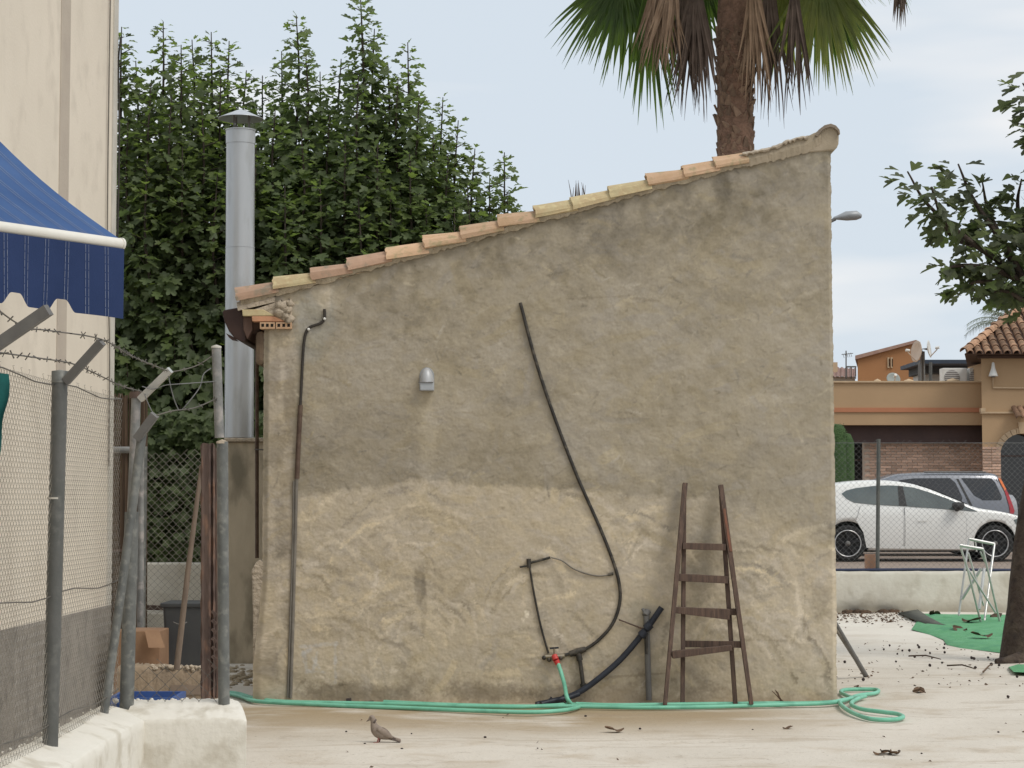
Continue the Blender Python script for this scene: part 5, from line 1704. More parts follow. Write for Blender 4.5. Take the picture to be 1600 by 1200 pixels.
mb.add([G(u, v, .03) for u, v in q] + [G(u + 30 - i * 5, v - 5 + i * 1.3, .06) for i, (u, v) in enumerate(q)] + [G(u, v + 1.5, -.0) for u, v in q], [(i, i + 1, 6 + i, 5 + i) for i in range(4)] + [(10 + i, 11 + i, i + 1, i) for i in range(4)], True)
mb.build('turned_edge', m_turf_b, tf)
def lug(u, v, r, h, m, nm, par):
    c = G(u, v)
    mb = MB()
    mb.lathe([(r, 0), (r * .8, h * .6), (.001, h)], c + Vector((0, 0, .02)), 7)
    mb.build(nm, m, par)
t2 = MB()
q = [(1576, 1042), (1590, 1038), (1640, 1038), (1640, 1052), (1584, 1050)]
t2.add([G(u, v, .02) for u, v in q] + [G(u, v, -.004) for u, v in q], [tuple(range(5))[::-1]] + [(i, (i + 1) % 5, (i + 1) % 5 + 5, i + 5) for i in range(5)])
tag(t2.build('turf_scrap', m_turf), 'small green turf scrap at the foot of the fig trunk', 'mat')
st = thing('folding_stand', P(1530, 975, 25.8), 'silver folding metal stand with crossed legs on the turf mat', 'stand')
def rod(a, b, ya, yb, r=.015, m=m_alu):
    MB().tube([P(*a, ya), P(*b, yb)], r, 8).build('tube_leg', m, st)
def railr(a, b, ya, yb, nm='top_rail'):
    MB().tube([P(*a, ya), P(*b, yb)], .021, 8).build(nm, m_alu, st)
ya, yb = 25.5, 26.6
railr((1500, 852), (1536, 858), ya, ya)
railr((1514, 842), (1554, 850), yb, yb)
rod((1500, 852), (1512, 890), ya, ya + .1); rod((1512, 890), (1533, 974), ya + .1, ya + .3)
rod((1536, 858), (1563, 975), ya, ya + .3)
rod((1514, 842), (1498, 962), yb, yb - .2); rod((1554, 850), (1538, 972), yb, yb - .7)
rod((1513, 864), (1537, 946), ya + .3, ya + .5, .014); rod((1512, 888), (1556, 958), ya + .2, ya + .4, .014)
rod((1554, 850), (1546, 900), yb, yb - .2, .014)
rod((1532, 862), (1540, 880), ya, ya + .1, .012)
rod((1524, 846), (1526, 862), yb, yb, .012)
railr((1503, 936), (1533, 888), yb - .2, yb - .3, 'cross_brace')
railr((1530, 952), (1538, 888), ya + .3, ya + .5, 'cross_brace')
sk = thing('leaning_pole', G(1352, 1056), 'pair of grey poles leaning on the right side of the shed', 'pole')
MB().tube([P(1353, 1056, 18.35), P(1298, 962, 17.6)], [.024, .022], 8).build('pole', m_greypipe, sk)
MB().tube([P(1336, 1030, 18.2), P(1296, 968, 17.55)], .014, 8).build('thin_pole', m_cable_gr, sk)
# ------------------------------------------------------------------ dove
dv_ = thing('dove', G(590, 1161), 'grey brown collared dove standing on the concrete yard', 'bird')
YD = G(590, 1161).y
def D(u, v, dy=0): return P(u, v, YD + dy)
prof = [((575, 1125.5), .0045), ((578, 1123.6), .012), ((580.8, 1121.4), .0195), ((582.8, 1124.5), .0195), ((583.6, 1129), .0195), ((584.8, 1134), .027), ((587.5, 1139.5), .038), ((591.5, 1144), .041), ((597, 1147.4), .036), ((603, 1150), .027), ((609, 1152), .018), ((617, 1154.8), .013), ((624, 1157), .013), ((626, 1157.8), .008)]
mb = MB()
pts = [D(*a) for a, r in prof]
rs_ = [r for a, r in prof]
q = spline(pts, 4)
rq = list(np.interp(np.linspace(0, len(prof) - 1, len(q)), range(len(prof)), rs_))
mb.tube(q, rq, 16)
yc = YD
mb.v = [(x, yc + (y - yc) * (.62 if x > D(609, 0).x else .95), z) for x, y, z in mb.v]
mb.build('body', m_dove, dv_)
for sgn in (-1, 1):
    mb = MB()
    def wing(i, j):
        a = Vector((590.5 + (i * 23), 1137.5 + i * 15, 0))
        h = (4.0 * math.sin(PI * min(1, (i * .9 + .1))) + .6)
        u, v = a.x - (j - .5) * h * .9, a.y + (j - .5) * h * 2.1
        p = D(u, v)
        p.y += sgn * (.038 * math.sin(PI * (.25 + .5 * j)) * (1 - .75 * i) + .008)
        return p
    mb.grid(wing, 10, 6)
    o = mb.build('wing', m_dove, dv_)
    o.modifiers.new('t', 'SOLIDIFY').thickness = .004
    mb = MB()
    mb.bar(D(604, 1149.5, sgn * .024), D(618, 1155, sgn * .01), .013, .005)
    mb.build('wing_tip', m_dove_d, dv_)
    c = D(579.6, 1121.4, sgn * .0165)
    MB().lathe([(.001, -.003), (.003, 0), (.001, .003)], c, 8).build('eye', m_dark, dv_)
    a, b = D(592 + sgn, 1149, sgn * .015), D(590.5 + sgn * 1.5, 1160.4, sgn * .017)
    lg = MB().tube([a, (a + b) / 2 + Vector((.006, 0, 0)), b], [.011, .006, .005], 7).build('leg', m_pink, dv_)
    for t in (-.5, 0, .5):
        MB().tube([b, b + Vector((-.028 * math.cos(t), .028 * math.sin(t), -.002))], [.004, .002], 5).build('toe', m_pink, lg)
    MB().tube([b, b + Vector((.014, 0, -.002))], [.004, .002], 5).build('toe', m_pink, lg)
MB().tube([D(575.5, 1125.6), D(572.4, 1127.3)], [.005, .0012], 6).build('beak', m_dove_d, dv_)
mb = MB()
mb.grid(lambda i, j: D(608 + 18 * i, 1151.6 + 6.3 * i) + Vector((0, (j - .5) * (.03 + .03 * i), -.003)), 6, 4)
o = mb.build('tail', m_dove_d, dv_)
o.modifiers.new('t', 'SOLIDIFY').thickness = .006
mb = MB()
mb.tube([D(584, 1127.2, -.0), D(586.6, 1128.8, 0)], .0212, 12)
mb.build('neck_ring', m_dove_d, dv_)
# ------------------------------------------------------------------ cars
def smooth_profile(k, n=90):
    q = spline([Vector((x, 0, z)) for x, z in k], 10)
    return np.array([p.x for p in q]), np.array([p.z for p in q])
class Car:
    def __init__(s, prof, belt, w, zlow, x0, x1):
        xs_, zs__ = smooth_profile(prof)
        o_ = np.argsort(xs_)
        s.px, s.pz = xs_[o_], zs__[o_]
        s.belt, s.w, s.zlow, s.x0, s.x1 = belt, w, zlow, x0, x1
    def top(s, x): return float(np.interp(x, s.px, s.pz))
    def half(s, x, z):
        xc, hl = (s.x0 + s.x1) / 2, (s.x1 - s.x0) / 2
        t = abs((x - xc) / hl)
        w = s.w * (1 - .2 * t ** 5)
        b = s.belt
        if z < b:
            q = (z - .62) / .5
            f = 1 - .05 * q * q
        else:
            q = (b - .62) / .5
            f = 1 - .05 * q * q - .42 * (z - b) - .05 * (z - b) ** 2
        return w * max(.2, f)
def add_car(name, label, group, car, tr_, flip, axles, wr, paint, gl_list, glassm, extras):
    """tr_(x, y, z) places car space (x along, y across with the viewer side negative) in the world"""
    root = thing(name, tr_(1.2, 0, 0), label, 'car', group)
    n = 84
    xs_ = [car.x0 + (car.x1 - car.x0) * (.5 - .5 * math.cos(PI * i / n)) for i in range(n + 1)]
    rows = []
    for x in xs_:
        zt_ = max(car.top(x), car.zlow + .05)
        r = []
        lev = [0, .02, .12, .3, .5, .68, .8, .9, .96, .99]
        for t in lev:
            z = car.zlow + (zt_ - car.zlow) * t
            y = car.half(x, z)
            if t == 0: y *= .93
            if t > .95: y -= (t - .95) * .9 * min(.6, y)
            r.append((y, z))
        yy = r[-1][0]
        for k in (.8, .5, .2):
            r.append((yy * k, zt_ + .018 * (1 - k * k)))
        rows.append(r)
    mb = MB()
    m = len(rows[0])
    vv = []
    for x, r in zip(xs_, rows):
        ring = [(x, -y, z) for y, z in r] + [(x, y, z) for y, z in reversed(r)]
        vv += ring
    M2 = 2 * m
    ff = [(i * M2 + k, (i + 1) * M2 + k, (i + 1) * M2 + (k + 1) % M2, i * M2 + (k + 1) % M2) for i in range(n) for k in range(M2)]
    ff += [tuple(range(M2)), tuple(n * M2 + k for k in range(M2 - 1, -1, -1))]
    mb.add(vv, ff, True)
    me_ = mb.mesh('body', paint)
    bm = bmesh.new()
    bm.from_mesh(me_)
    bmesh.ops.recalc_face_normals(bm, faces=bm.faces)
    bm.to_mesh(me_)
    bm.free()
    bo = bpy.data.objects.new('body', me_)
    COL.objects.link(bo)
    cut = MB()
    for ax in axles:
        for sg in (-1, 1):
            q = MB()
            vv = []
            for yy in (.45, 1.3):
                for k in range(40):
                    t = 2 * PI * k / 40
                    vv.append((ax + wr * 1.16 * math.cos(t), sg * yy, wr + .015 + wr * 1.16 * math.sin(t)))
            cut.add(vv, [tuple(range(40)), tuple(range(79, 39, -1))] + [(k, 40 + k, 40 + (k + 1) % 40, (k + 1) % 40) for k in range(40)])
    cme = cut.mesh('cutter')
    bm = bmesh.new()
    bm.from_mesh(cme)
    bmesh.ops.recalc_face_normals(bm, faces=bm.faces)
    bm.to_mesh(cme)
    bm.free()
    cme.materials.append(m_seam)
    co_ = bpy.data.objects.new('cutter', cme)
    COL.objects.link(co_)
    md = bo.modifiers.new('b', 'BOOLEAN')
    md.object = co_
    md.operation = 'DIFFERENCE'
    md.solver = 'EXACT'
    md.material_mode = 'TRANSFER'
    dg = bpy.context.evaluated_depsgraph_get()
    nm = bpy.data.meshes.new_from_object(bo.evaluated_get(dg), depsgraph=dg)
    bo.modifiers.clear()
    bo.data = nm
    nm.name = 'body'
    bpy.data.objects.remove(co_)
    def xf(me2):
        for v_ in me2.vertices:
            v_.co = tr_(*v_.co)
        if flip: me2.flip_normals()
        me2.update()
    xf(nm)
    adopt(bo, root)
    def put(mb2, nm_, mt, par=root, smooth=None, bevel=0):
        mb2.v = [tuple(tr_(*p)) for p in mb2.v]
        if flip: mb2.f = [f[::-1] for f in mb2.f]
        return mb2.build(nm_, mt, par, bevel=bevel)
    def patch(poly, off, nm_, mt, par=root, side=-1):
        """a panel following the flank: polygon in (x, z) tessellated, offset outward"""
        bm = bmesh.new()
        vs2 = [bm.verts.new((x, 0, z)) for x, z in poly]
        bm.faces.new(vs2)
        bmesh.ops.triangulate(bm, faces=bm.faces)
        for _ in range(3):
            bmesh.ops.subdivide_edges(bm, edges=[e for e in bm.edges if e.calc_length() > .12], cuts=1)
            bmesh.ops.triangulate(bm, faces=bm.faces)
        mb2 = MB()
        bm.verts.ensure_lookup_table()
        bm.verts.index_update()
        mb2.add([(v_.co.x, side * (car.half(v_.co.x, v_.co.z) + off), v_.co.z) for v_ in bm.verts], [[v_.index for v_ in f.verts] for f in bm.faces], True)
        bm.free()
        return put(mb2, nm_, mt, par)
    for poly, off, nm_, mt in gl_list:
        for side in (-1, 1):
            patch(poly, off, nm_, mt, side=side)
    for ax in axles:
        for sg in (-1, 1):
            w = thing('wheel', tr_(ax, sg * .7, wr), None, None)
            adopt_root = world_of(root).inverted()
            w.parent = root
            w.matrix_parent_inverse = adopt_root
            y0 = sg * (car.w - .02)
            mb2 = MB()
            pr = [(wr * .7, -.0), (wr * .74, .012), (wr * .93, .01), (wr * .99, -.02), (wr, -.06), (wr, -.16), (wr * .95, -.2), (wr * .7, -.2)]
            mb2.lathe([(r, sg * h) for r, h in pr], (ax, y0, wr), 40, axis='Y')
            put(mb2, 'tyre', m_tyre, w)
            mb2 = MB()
            mb2.lathe([(wr * .73, sg * .004), (wr * .735, sg * .012), (wr * .69, sg * .014), (wr * .675, sg * -.01)], (ax, y0, wr), 40, axis='Y')
            put(mb2, 'rim_lip', m_rimb, w)
            mb2 = MB()
            mb2.lathe([(wr * .68, sg * -.07), (wr * .3, sg * -.08), (.001, sg * -.08)], (ax, y0, wr), 30, axis='Y')
            for k in range(5):
                for e in (-.12, .12):
                    t = 2 * PI * k / 5 + .3
                    a = Vector((ax + .05 * math.cos(t), y0 - sg * .01, wr + .05 * math.sin(t)))
                    b = Vector((ax + wr * .68 * math.cos(t + e), y0 - sg * .012, wr + wr * .68 * math.sin(t + e)))
                    mb2.bar(a, b, .024, .03)
            put(mb2, 'rim', m_rim, w)
            mb2 = MB()
            mb2.lathe([(.045, sg * -.03), (.045, sg * .004), (.001, sg * .008)], (ax, y0, wr), 16, axis='Y')
            put(mb2, 'hub_cap', m_greypipe, w)
    extras(root, put, patch, tr_)
    return root
# white hatchback, side on, nose to the right
S1 = 3000 / 34.0
hx0 = P(1325, 850, 34).x
def tr1(x, y, z): return Vector((hx0 + x, 34.87 + y, ZP + z))
hp = [(-.86, .45), (-.87, .7), (-.83, .92), (-.7, 1.06), (-.42, 1.3), (-.1, 1.385), (.45, 1.435), (.95, 1.415), (1.4, 1.32), (1.85, 1.14), (2.3, .955), (2.75, .88), (3.1, .79), (3.33, .64), (3.42, .45)]
hp[0] = (-.88, .45)
hp[1] = (-.87, .7)
hatch = Car(hp, .88, .88, .2, -.88, 3.42)
def W1(pts): return [((1280 + a / 5 - 1325) / S1, (878 - (660 + b / 5)) / S1) for a, b in pts]
glass = [(W1(((188, 560), (225, 535), (300, 516), (450, 498), (560, 494), (640, 497), (760, 512), (880, 550), (1000, 592), (1110, 640), (1240, 699), (1100, 689), (900, 674), (680, 657), (440, 645), (280, 630), (225, 600))[::-1]), .006, 'side_window', m_cglass),
         (W1(((632, 500), (672, 500), (690, 655), (630, 652))[::-1]), .010, 'pillar', m_seam)]
def ex1(root, put, patch, tr_):
    fd = W1(((672, 668), (1125, 700), (1150, 760), (1140, 985), (670, 985))[::-1])
    rd = W1(((330, 652), (655, 667), (655, 985), (370, 980), (345, 860), (290, 770))[::-1])
    for dpoly in (fd, rd):
        cx = sum(p[0] for p in dpoly) / len(dpoly)
        cz = sum(p[1] for p in dpoly) / len(dpoly)
        for side in (-1, 1):
            big = [(cx + (x - cx) * 1.006 + (.002 if x > cx else -.002), cz + (z - cz) * 1.004) for x, z in dpoly]
            patch(big, .003, 'door_seam', m_gap, side=side)
            d = patch(dpoly, .008, 'door', m_carw, side=side)
            hx = max(p[0] for p in dpoly) - .2 if dpoly is rd else cx - .42
            if dpoly is fd:
                patch([(hx, .72), (hx + .19, .72), (hx + .19, .75), (hx, .75)], .03, 'handle', m_carw, par=d, side=side)
    for side in (-1, 1):
        mb2 = MB()
        mb2.lathe([(.001, -.06), (.06, -.045), (.085, 0), (.075, .05), (.001, .065)], (1.93, side * .98, .98), 14)
        mb2.v = [(x * 1. + (x - 1.93) * .35, y, z + (z - .98) * .2) for x, y, z in mb2.v]
        put(mb2, 'mirror', m_seam)
        mb2 = MB().bar((1.93, side * .82, .9), (1.93, side * .96, .94), .05, .04, (0, 0, 1))
        put(mb2, 'mirror_stalk', m_seam)
        patch([(2.98, .66), (3.1, .64), (3.24, .66), (3.2, .74), (3.04, .77), (2.94, .74)][::1], .006, 'headlight', m_cglass, side=side)
        patch([(-.84, .86), (-.72, .84), (-.62, .92), (-.7, 1.0), (-.8, .98)], .006, 'tail_light', m_tail, side=side)
        patch([(.42, .24), (2.2, .22), (2.2, .265), (.42, .285)], .012, 'sill', m_carw, side=side)
    mb2 = MB()
    mb2.grid(lambda i, j: (1.32 + .86 * j, (i - .5) * 2 * (hatch.half(1.32 + .86 * j, hatch.top(1.32 + .86 * j)) - .08), hatch.top(1.32 + .86 * j) + .02 - .014 * abs(i - .5)), 10, 8)
    put(mb2, 'windscreen', m_cglass)
    mb2 = MB()
    mb2.grid(lambda i, j: (-.68 + .36 * j, (i - .5) * 2 * (hatch.half(-.68 + .36 * j, hatch.top(-.68 + .36 * j)) - .1), hatch.top(-.68 + .36 * j) + .02), 10, 6)
    put(mb2, 'rear_window', m_cglass)
    mb2 = MB()
    mb2.box((-.55, -.5, 1.3), (-.2, .5, 1.36))
    put(mb2, 'spoiler', m_carw, bevel=.02)
    mb2 = MB()
    mb2.box((-.7, -.72, .17), (3.2, .72, .3))
    put(mb2, 'underbody', m_seam)
add_car('white_hatchback', 'white five door hatchback parked behind the far fence', 'cars parked beyond the far wall', hatch, tr1, False, (0, 2.6), .325, m_carw, glass, m_cglass, ex1)
# grey off-road estate behind it, tail to the right
YV = 38.2
S2 = 3000 / (YV - .85)
vx0 = P(1586, 790, YV - .85).x
def tr2(x, y, z): return Vector((vx0 - x, YV + y, ZP + z))
Z2 = ZP
def W2(pts):
    out = []
    for a, b in pts:
        p = P(1280 + a / 5, 660 + b / 5, YV - .85)
        out.append((vx0 - p.x, p.z - ZP))
    return out
vp = W2(((1530, 640), (1505, 560), (1460, 470), (1405, 402), (1250, 396), (1000, 394), (760, 398), (640, 406), (560, 428), (480, 462)))
vp = [(0, .5), (.0, .8)] + vp[0:1][:0] + [(.03, 1.0)] + [(x, z) for x, z in vp[1:]] + [(3.05, 1.12), (3.4, 1.05), (4.0, .98), (4.3, .85), (4.38, .5)]
suv = Car(vp, 1.0, .86, .28, -.0, 4.38)
g2 = [(W2(((1130, 434), (1370, 436), (1400, 470), (1445, 585), (1435, 606), (1290, 606), (1220, 570))), .006, 'rear_quarter_window', m_cglass_d),
      (W2(((640, 450), (760, 436), (1040, 434), (1080, 470), (1125, 585), (1110, 640), (700, 640))), .006, 'side_window', m_cglass_d),
      (W2(((420, 520), (600, 452), (690, 640), (420, 640))), .006, 'front_window', m_cglass_d)]
def ex2(root, put, patch, tr_):
    for side in (-1, 1):
        patch(W2(((1424, 430), (1448, 440), (1500, 555), (1545, 690), (1538, 715), (1506, 715), (1500, 660), (1470, 540))), .012, 'tail_light', m_tail, side=side)
        patch(W2(((1424, 428), (1448, 440), (1484, 520), (1470, 535), (1440, 470))), .018, 'indicator', m_amber, side=side)
        patch(W2(((1090, 440), (1108, 440), (1200, 650), (1180, 650))), .005, 'door_seam', m_seam, side=side)
        mb2 = MB()
        mb2.tube([(x, side * .6, suv.top(x) + .02) for x in (.5, .8, 1.1, 1.4, 1.7)], .016, 6)
        put(mb2, 'roof_rail', m_greypipe)
        patch([(4.15, .75), (4.3, .72), (4.3, .82), (4.15, .88)], .006, 'headlight', m_cglass, side=side)
    mb2 = MB()
    mb2.lathe([(.001, -.2), (.28, -.19), (.33, -.15), (.34, -.06), (.33, .0), (.001, .0)], (0, 0, 0), 28, axis='Y')
    mb2.v = [(y - .01, x, z + .86) for x, y, z in mb2.v]
    put(mb2, 'spare_wheel_cover', mat('spare_cover', (.33, .34, .36), rough=.5))
    mb2 = MB()
    mb2.box((.1, -.7, .25), (4.2, .7, .4))
    put(mb2, 'underbody', m_seam)
    mb2 = MB()
    mb2.grid(lambda i, j: (.02 + .27 * j, (i - .5) * 1.2, 1.08 + .42 * j), 8, 4)
    put(mb2, 'rear_window', m_cglass_d)
add_car('grey_estate', 'grey off road estate with red tail light behind the white hatchback', 'cars parked beyond the far wall', suv, tr2, False, (.75, 3.4), .34, m_suv, g2, m_cglass_d, ex2)
# ------------------------------------------------------------------ ochre building
YT, YO = 44.0, 44.6
ob = thing('ochre_building', P(1420, 860, YO), 'ochre building with tiled corner tower and brick wall behind the cars', 'building')
def rect(name, u0, v0, u1, v1, y0, y1, m, par=None, bevel=0):
    a, b = P(u0, v1, y0), P(u1, v0, y0)
    return MB().box((a.x, y0, a.z), (b.x, y1, b.z)).build(name, m, par if par is not None else ob, bevel=bevel)
rect('parapet', 1240, 597, 1538, 664, YO, YO + .3, m_orange)
rect('roof_terrace', 1240, 612, 1500, 640, YO + .31, YO + 8, m_orange)
rect('parapet_coping', 1238, 595.2, 1538, 597.6, YO - .05, YO + .3, m_trimo)
rect('red_band', 1240, 637, 1538, 644, YO - .03, YO + .1, m_redband)
rect('soffit_beam', 1240, 662, 1540, 691, YO + .31, YO + .6, m_lintel)
a, b = P(1240, 900, YO + 3.2), P(1350, 690, YO + 3.2)
MB().box((a.x, YO + 3.2, ZP), (b.x, YO + 3.4, b.z)).build('glazed_wall', m_glass_d, ob)
for u in (1322, 1349):
    q = P(u, 690, YO + 3.15)
    MB().box((q.x - .03, YO + 3.12, ZP), (q.x + .03, YO + 3.19, q.z)).build('window_mullion', m_lintel, ob)
q = P(1335, 719, YO + 3.15)
MB().box((P(1318, 0, YO + 3.15).x, YO + 3.13, q.z - .02), (P(1352, 0, YO + 3.15).x, YO + 3.19, q.z + .02)).build('window_transom', m_lintel, ob)
YK = YO + .62
a, b = P(1353, 900, YK), P(1540, 688, YK)
bwall = MB().box((a.x, YK + .02, ZP), (b.x, YK + .3, b.z)).build('brick_wall', m_brickm, ob)
bme = MB().box((-.118, -.02, -.026), (.118, .03, .026)).mesh('brick', m_brick)
rg = random.Random(8)
zz = b.z - .035
row = 0
while zz > ZP + 1.55:
    x = a.x + (.125 if row % 2 else .0)
    while x < b.x - .06:
        x2 = x + .12
        inst('brick', bme, Matrix.Translation((x2, YK + .015 + rg.uniform(-.004, .004), zz)) @ Matrix.Scale(1 + rg.uniform(-.02, .02), 4), bwall)
        x += .25
    zz -= .066
    row += 1
# tower
xt0 = P(1535, 700, YT).x
zte = P(1560, 560, YT).z
ZT = zte
xt1 = xt0 + 3.4
# tower wall with an arched opening
arch_c = P(1597, 712, YT)
ar = P(1597, 0, YT).x - P(1563, 0, YT).x
mb = MB()
pts_out = []
mb.prism_z([(xt0, YT), (arch_c.x - ar, YT), (arch_c.x - ar, YT + 3), (xt0 + .9, YT + 3)], ZP, ZT)
mb.box((arch_c.x + ar, YT, ZP), (xt1, YT + 3, ZT))
na = 20
zarc = arch_c.z
for k in range(na):
    t0, t1 = PI - PI * k / na, PI - PI * (k + 1) / na
    p0 = (arch_c.x + ar * math.cos(t0), zarc + ar * math.sin(t0))
    p1 = (arch_c.x + ar * math.cos(t1), zarc + ar * math.sin(t1))
    mb.prism([p0, p1, (p1[0], ZT), (p0[0], ZT)], YT, YT + .35)
mb.build('tower_wall', m_orange, ob)
MB().box((arch_c.x - ar, YT + .32, ZP), (arch_c.x + ar, YT + .36, zarc + ar)).build('arched_door', m_glass_d, ob)
MB().box((arch_c.x - ar, YT + .28, zarc - .02), (arch_c.x + ar, YT + .33, zarc + .02)).build('door_transom', m_lintel, ob)
for k in range(14):
    t0, t1 = PI * k / 14 + .012, PI * (k + 1) / 14 - .012
    pl_ = [(arch_c.x + r * math.cos(t), zarc + r * math.sin(t)) for r, t in ((ar, t0), (ar + .13, t0), (ar + .13, t1), (ar, t1))]
    MB().prism(pl_, YT - .03, YT + .1).build('arch_stone', m_trimo, ob)
MB().prism([(arch_c.x - .06, zarc + ar), (arch_c.x + .06, zarc + ar), (arch_c.x + .09, zarc + ar + .26), (arch_c.x - .09, zarc + ar + .26)], YT - .05, YT + .1).build('keystone', m_trimo, ob)
rect('cornice', 1533.5, 643.3, 1640, 646, YT - .06, YT + .1, m_trimo)
rect('cornice_end', 1533, 637.5, 1540, 643.2, YT - .07, YT + .1, m_trimo)
# brick facing at the tower foot
xb0, xb1 = xt0 + .0, arch_c.x - ar - .14
bz = P(1550, 700, YT).z
row = 0
zz = bz
while zz > ZP + 1.2:
    x = xb0 + (.0 if row % 2 else -.0)
    for s_ in range(2):
        inst('brick', bme, Matrix.Translation((xb0 + .118 * .85 + s_ * .21, YT - .012, zz)) @ Matrix.Diagonal((.85, 1, 1, 1)), ob)
    zz -= .066
    row += 1
# tower lamp with conduit
tl = MB().lathe([(.001, .3), (.03, .28), (.045, .16), (.1, .0), (.11, -.03), (.001, -.03)], P(1552, 586, YT - .14), 16).build('bell_lamp', m_whitep, ob)
MB().lathe([(.05, 0), (.05, .04), (.001, .04)], P(1552, 589.5, YT - .14), 12).build('lamp_base', m_greypipe, tl)
MB().tube([P(1551.5, 589, YT - .03), P(1551.5, 606, YT - .03), P(1660, 607, YT - .03)], .02, 8).build('conduit', m_trimo, ob)
# tower roof: eave, soffit, hip and tiles
pitch = R(34)
xe = P(1507, 553, YT - .45).x
ze = P(1507, 553, YT - .45).z
ye = YT - .45
xe1 = xt1 + .45
D_ = (xe1 - xe) / 2
mb = MB()
ap = Vector(((xe + xe1) / 2, ye + D_, ze + D_ * math.tan(pitch)))
co4 = [Vector((xe, ye, ze)), Vector((xe1, ye, ze)), Vector((xe1, ye + 2 * D_, ze)), Vector((xe + 1.1, ye + 2 * D_, ze))]
mb.add([*co4, ap], [(0, 1, 4), (1, 2, 4), (2, 3, 4), (3, 0, 4), (3, 2, 1, 0)])
mb.build('roof_deck', m_soff, ob)
MB().prism_z([(xt0 - .12, YT - .12), (xt1 + .1, YT - .12), (xt1 + .1, YT + 3.1), (xt0 + .8, YT + 3.1)], ZT + .002, ze - .01).build('eave_mould', m_soff, ob)
upv = Vector((0, math.cos(pitch), math.sin(pitch)))
nrm_ = Vector((0, -math.sin(pitch), math.cos(pitch)))
tme = MB()
barrel(tme, (0, 0, 0), (0, 1, 0), (0, 0, 1), (1, 0, 0), .34, .085, .068, seg=6)
tme = tme.mesh('roof_tile', m_tile_t)
Rm = Matrix.Rotation(pitch, 4, 'X')
rg = random.Random(14)
cnt_t = 0
ncol = int((xe1 - xe) / .212)
for c in range(ncol):
    x = xe + .12 + c * .212
    for r in range(12):
        s_ = r * .27 - .04
        d_ = s_ * math.cos(pitch)
        if x - xe < d_ + .02 or xe1 - x < d_ + .02: continue
        if cnt_t > 190: continue
        pos = Vector((x, ye, ze + .02)) + upv * s_ + nrm_ * (.01)
        inst('roof_tile', tme, Matrix.Translation(pos) @ Rm @ Matrix.Rotation(R(-3), 4, 'X') @ Matrix.Rotation(R(rg.uniform(-2, 2)), 4, 'Z'), ob)
        cnt_t += 1
# hip tiles
hipd = (ap - co4[0])
L_ = hipd.length
hipd.normalize()
sidev = Vector((hipd.y, -hipd.x, 0)).normalized()
upn = sidev.cross(hipd)
if upn.z < 0: upn, sidev = -upn, -sidev
for k in range(int(L_ / .3)):
    mb = MB()
    barrel(mb, co4[0] + hipd * (k * .3) + upn * .05, (hipd + upn * -.04).normalized(), upn, sidev, .36, .11, .09, seg=6)
    mb.build('hip_tile', m_tile_t, ob)
# lean-to tiles at the far right edge
for k in range(3):
    mb = MB()
    a = P(1593 + k * 9, 654 - 0 * k, YT - .5)
    barrel(mb, a, Vector((0, .8, .45)).normalized(), Vector((0, -.45, .8)).normalized(), (1, 0, 0), .55, .075, .065, seg=6)
    mb.build('porch_tile', m_tile_t, ob)
# ------------------------------------------------------------------ things on and behind the roof
oh = thing('orange_house', P(1390, 600, 56), 'orange house with sloping roof behind the ochre parapet', 'house')
YH = 56
def hw(u, v): return wz(u, v, YH)
MB().prism_skew([(hw(1338, 600)[0], ZP), (hw(1441, 600)[0], ZP), hw(1441, 548), hw(1430, 535), hw(1340, 558)], YH, YH + 6, .2).build('gable_wall', m_orange2, oh)
MB().prism_skew([hw(1335, 562), hw(1335, 556), hw(1430, 531.5), hw(1437, 535), hw(1430, 536)], YH - .12, YH + 6.1, .2).build('roof_edge', mat('roof_verge', (.4, .26, .2), (.32, .2, .16), scale=6, rough=.9), oh)
for u in (1388, 1393):
    (xa2, za2), (xb2, zb2) = hw(u - 1.4, 575), hw(u + 1.4, 558.5)
    MB().box((xa2, YH - .04, za2), (xb2, YH + .1, zb2)).build('slit_window', m_trimo, oh)
    MB().box((xa2 + .035, YH - .05, za2 + .04), (xb2, YH - .03, zb2 - .04)).build('slit_glass', m_dark, oh)
YQ = 47.5
def dish(u, v, Y, r, face, label, m):
    root = thing('satellite_dish', P(u, 600, Y), label, 'satellite dish')
    c = P(u, v, Y)
    face = Vector(face).normalized()
    q = face.to_track_quat('Z', 'Y').to_matrix().to_4x4()
    mb = MB()
    prof_ = [(.001, -.22 * r)] + [(r * t, -.22 * r * (1 - t * t)) for t in (.25, .5, .75, .95, 1.)] + [(r * .99, .012)] + [(r * t, .012 - .22 * r * (1 - t * t)) for t in (.75, .5, .25)] + [(.001, .012 - .22 * r)]
    mb.lathe(prof_, (0, 0, 0), 24)
    mb.v = [tuple(c + q.to_3x3() @ Vector(p)) for p in mb.v]
    mb.build('reflector', m, root)
    tip = c + face * r * .9
    low_ = c + q.to_3x3() @ Vector((0, -r * .9, 0))
    MB().tube([low_, tip + Vector((0, 0, -.04))], .014, 5).build('feed_arm', m_dish, root)
    MB().tube([tip + face * .05, tip - face * .05], .035, 8).build('receiver', m_whitep, root)
    MB().tube([c - face * r * .22, Vector((c.x - face.x * .2, c.y - face.y * .2, c.z)), Vector((c.x - face.x * .2, c.y - face.y * .2, P(u, 601, Y).z - .8))], .03, 8).build('mast', m_greypipe, root)
dish(1432, 549, YQ, .27, (-.97, -.3, .08), 'beige satellite dish seen edge on in front of the orange house', m_dish)
dish(1452, 545, YQ, .22, (.92, -.36, .12), 'small pale satellite dish facing right above the dark canopy', m_whitep)
dish(1396, 592, YQ - 1.4, .17, (.1, -.9, .45), 'grey green dish peeping over the ochre parapet', mat('dish_grey', (.3, .33, .31), rough=.6))
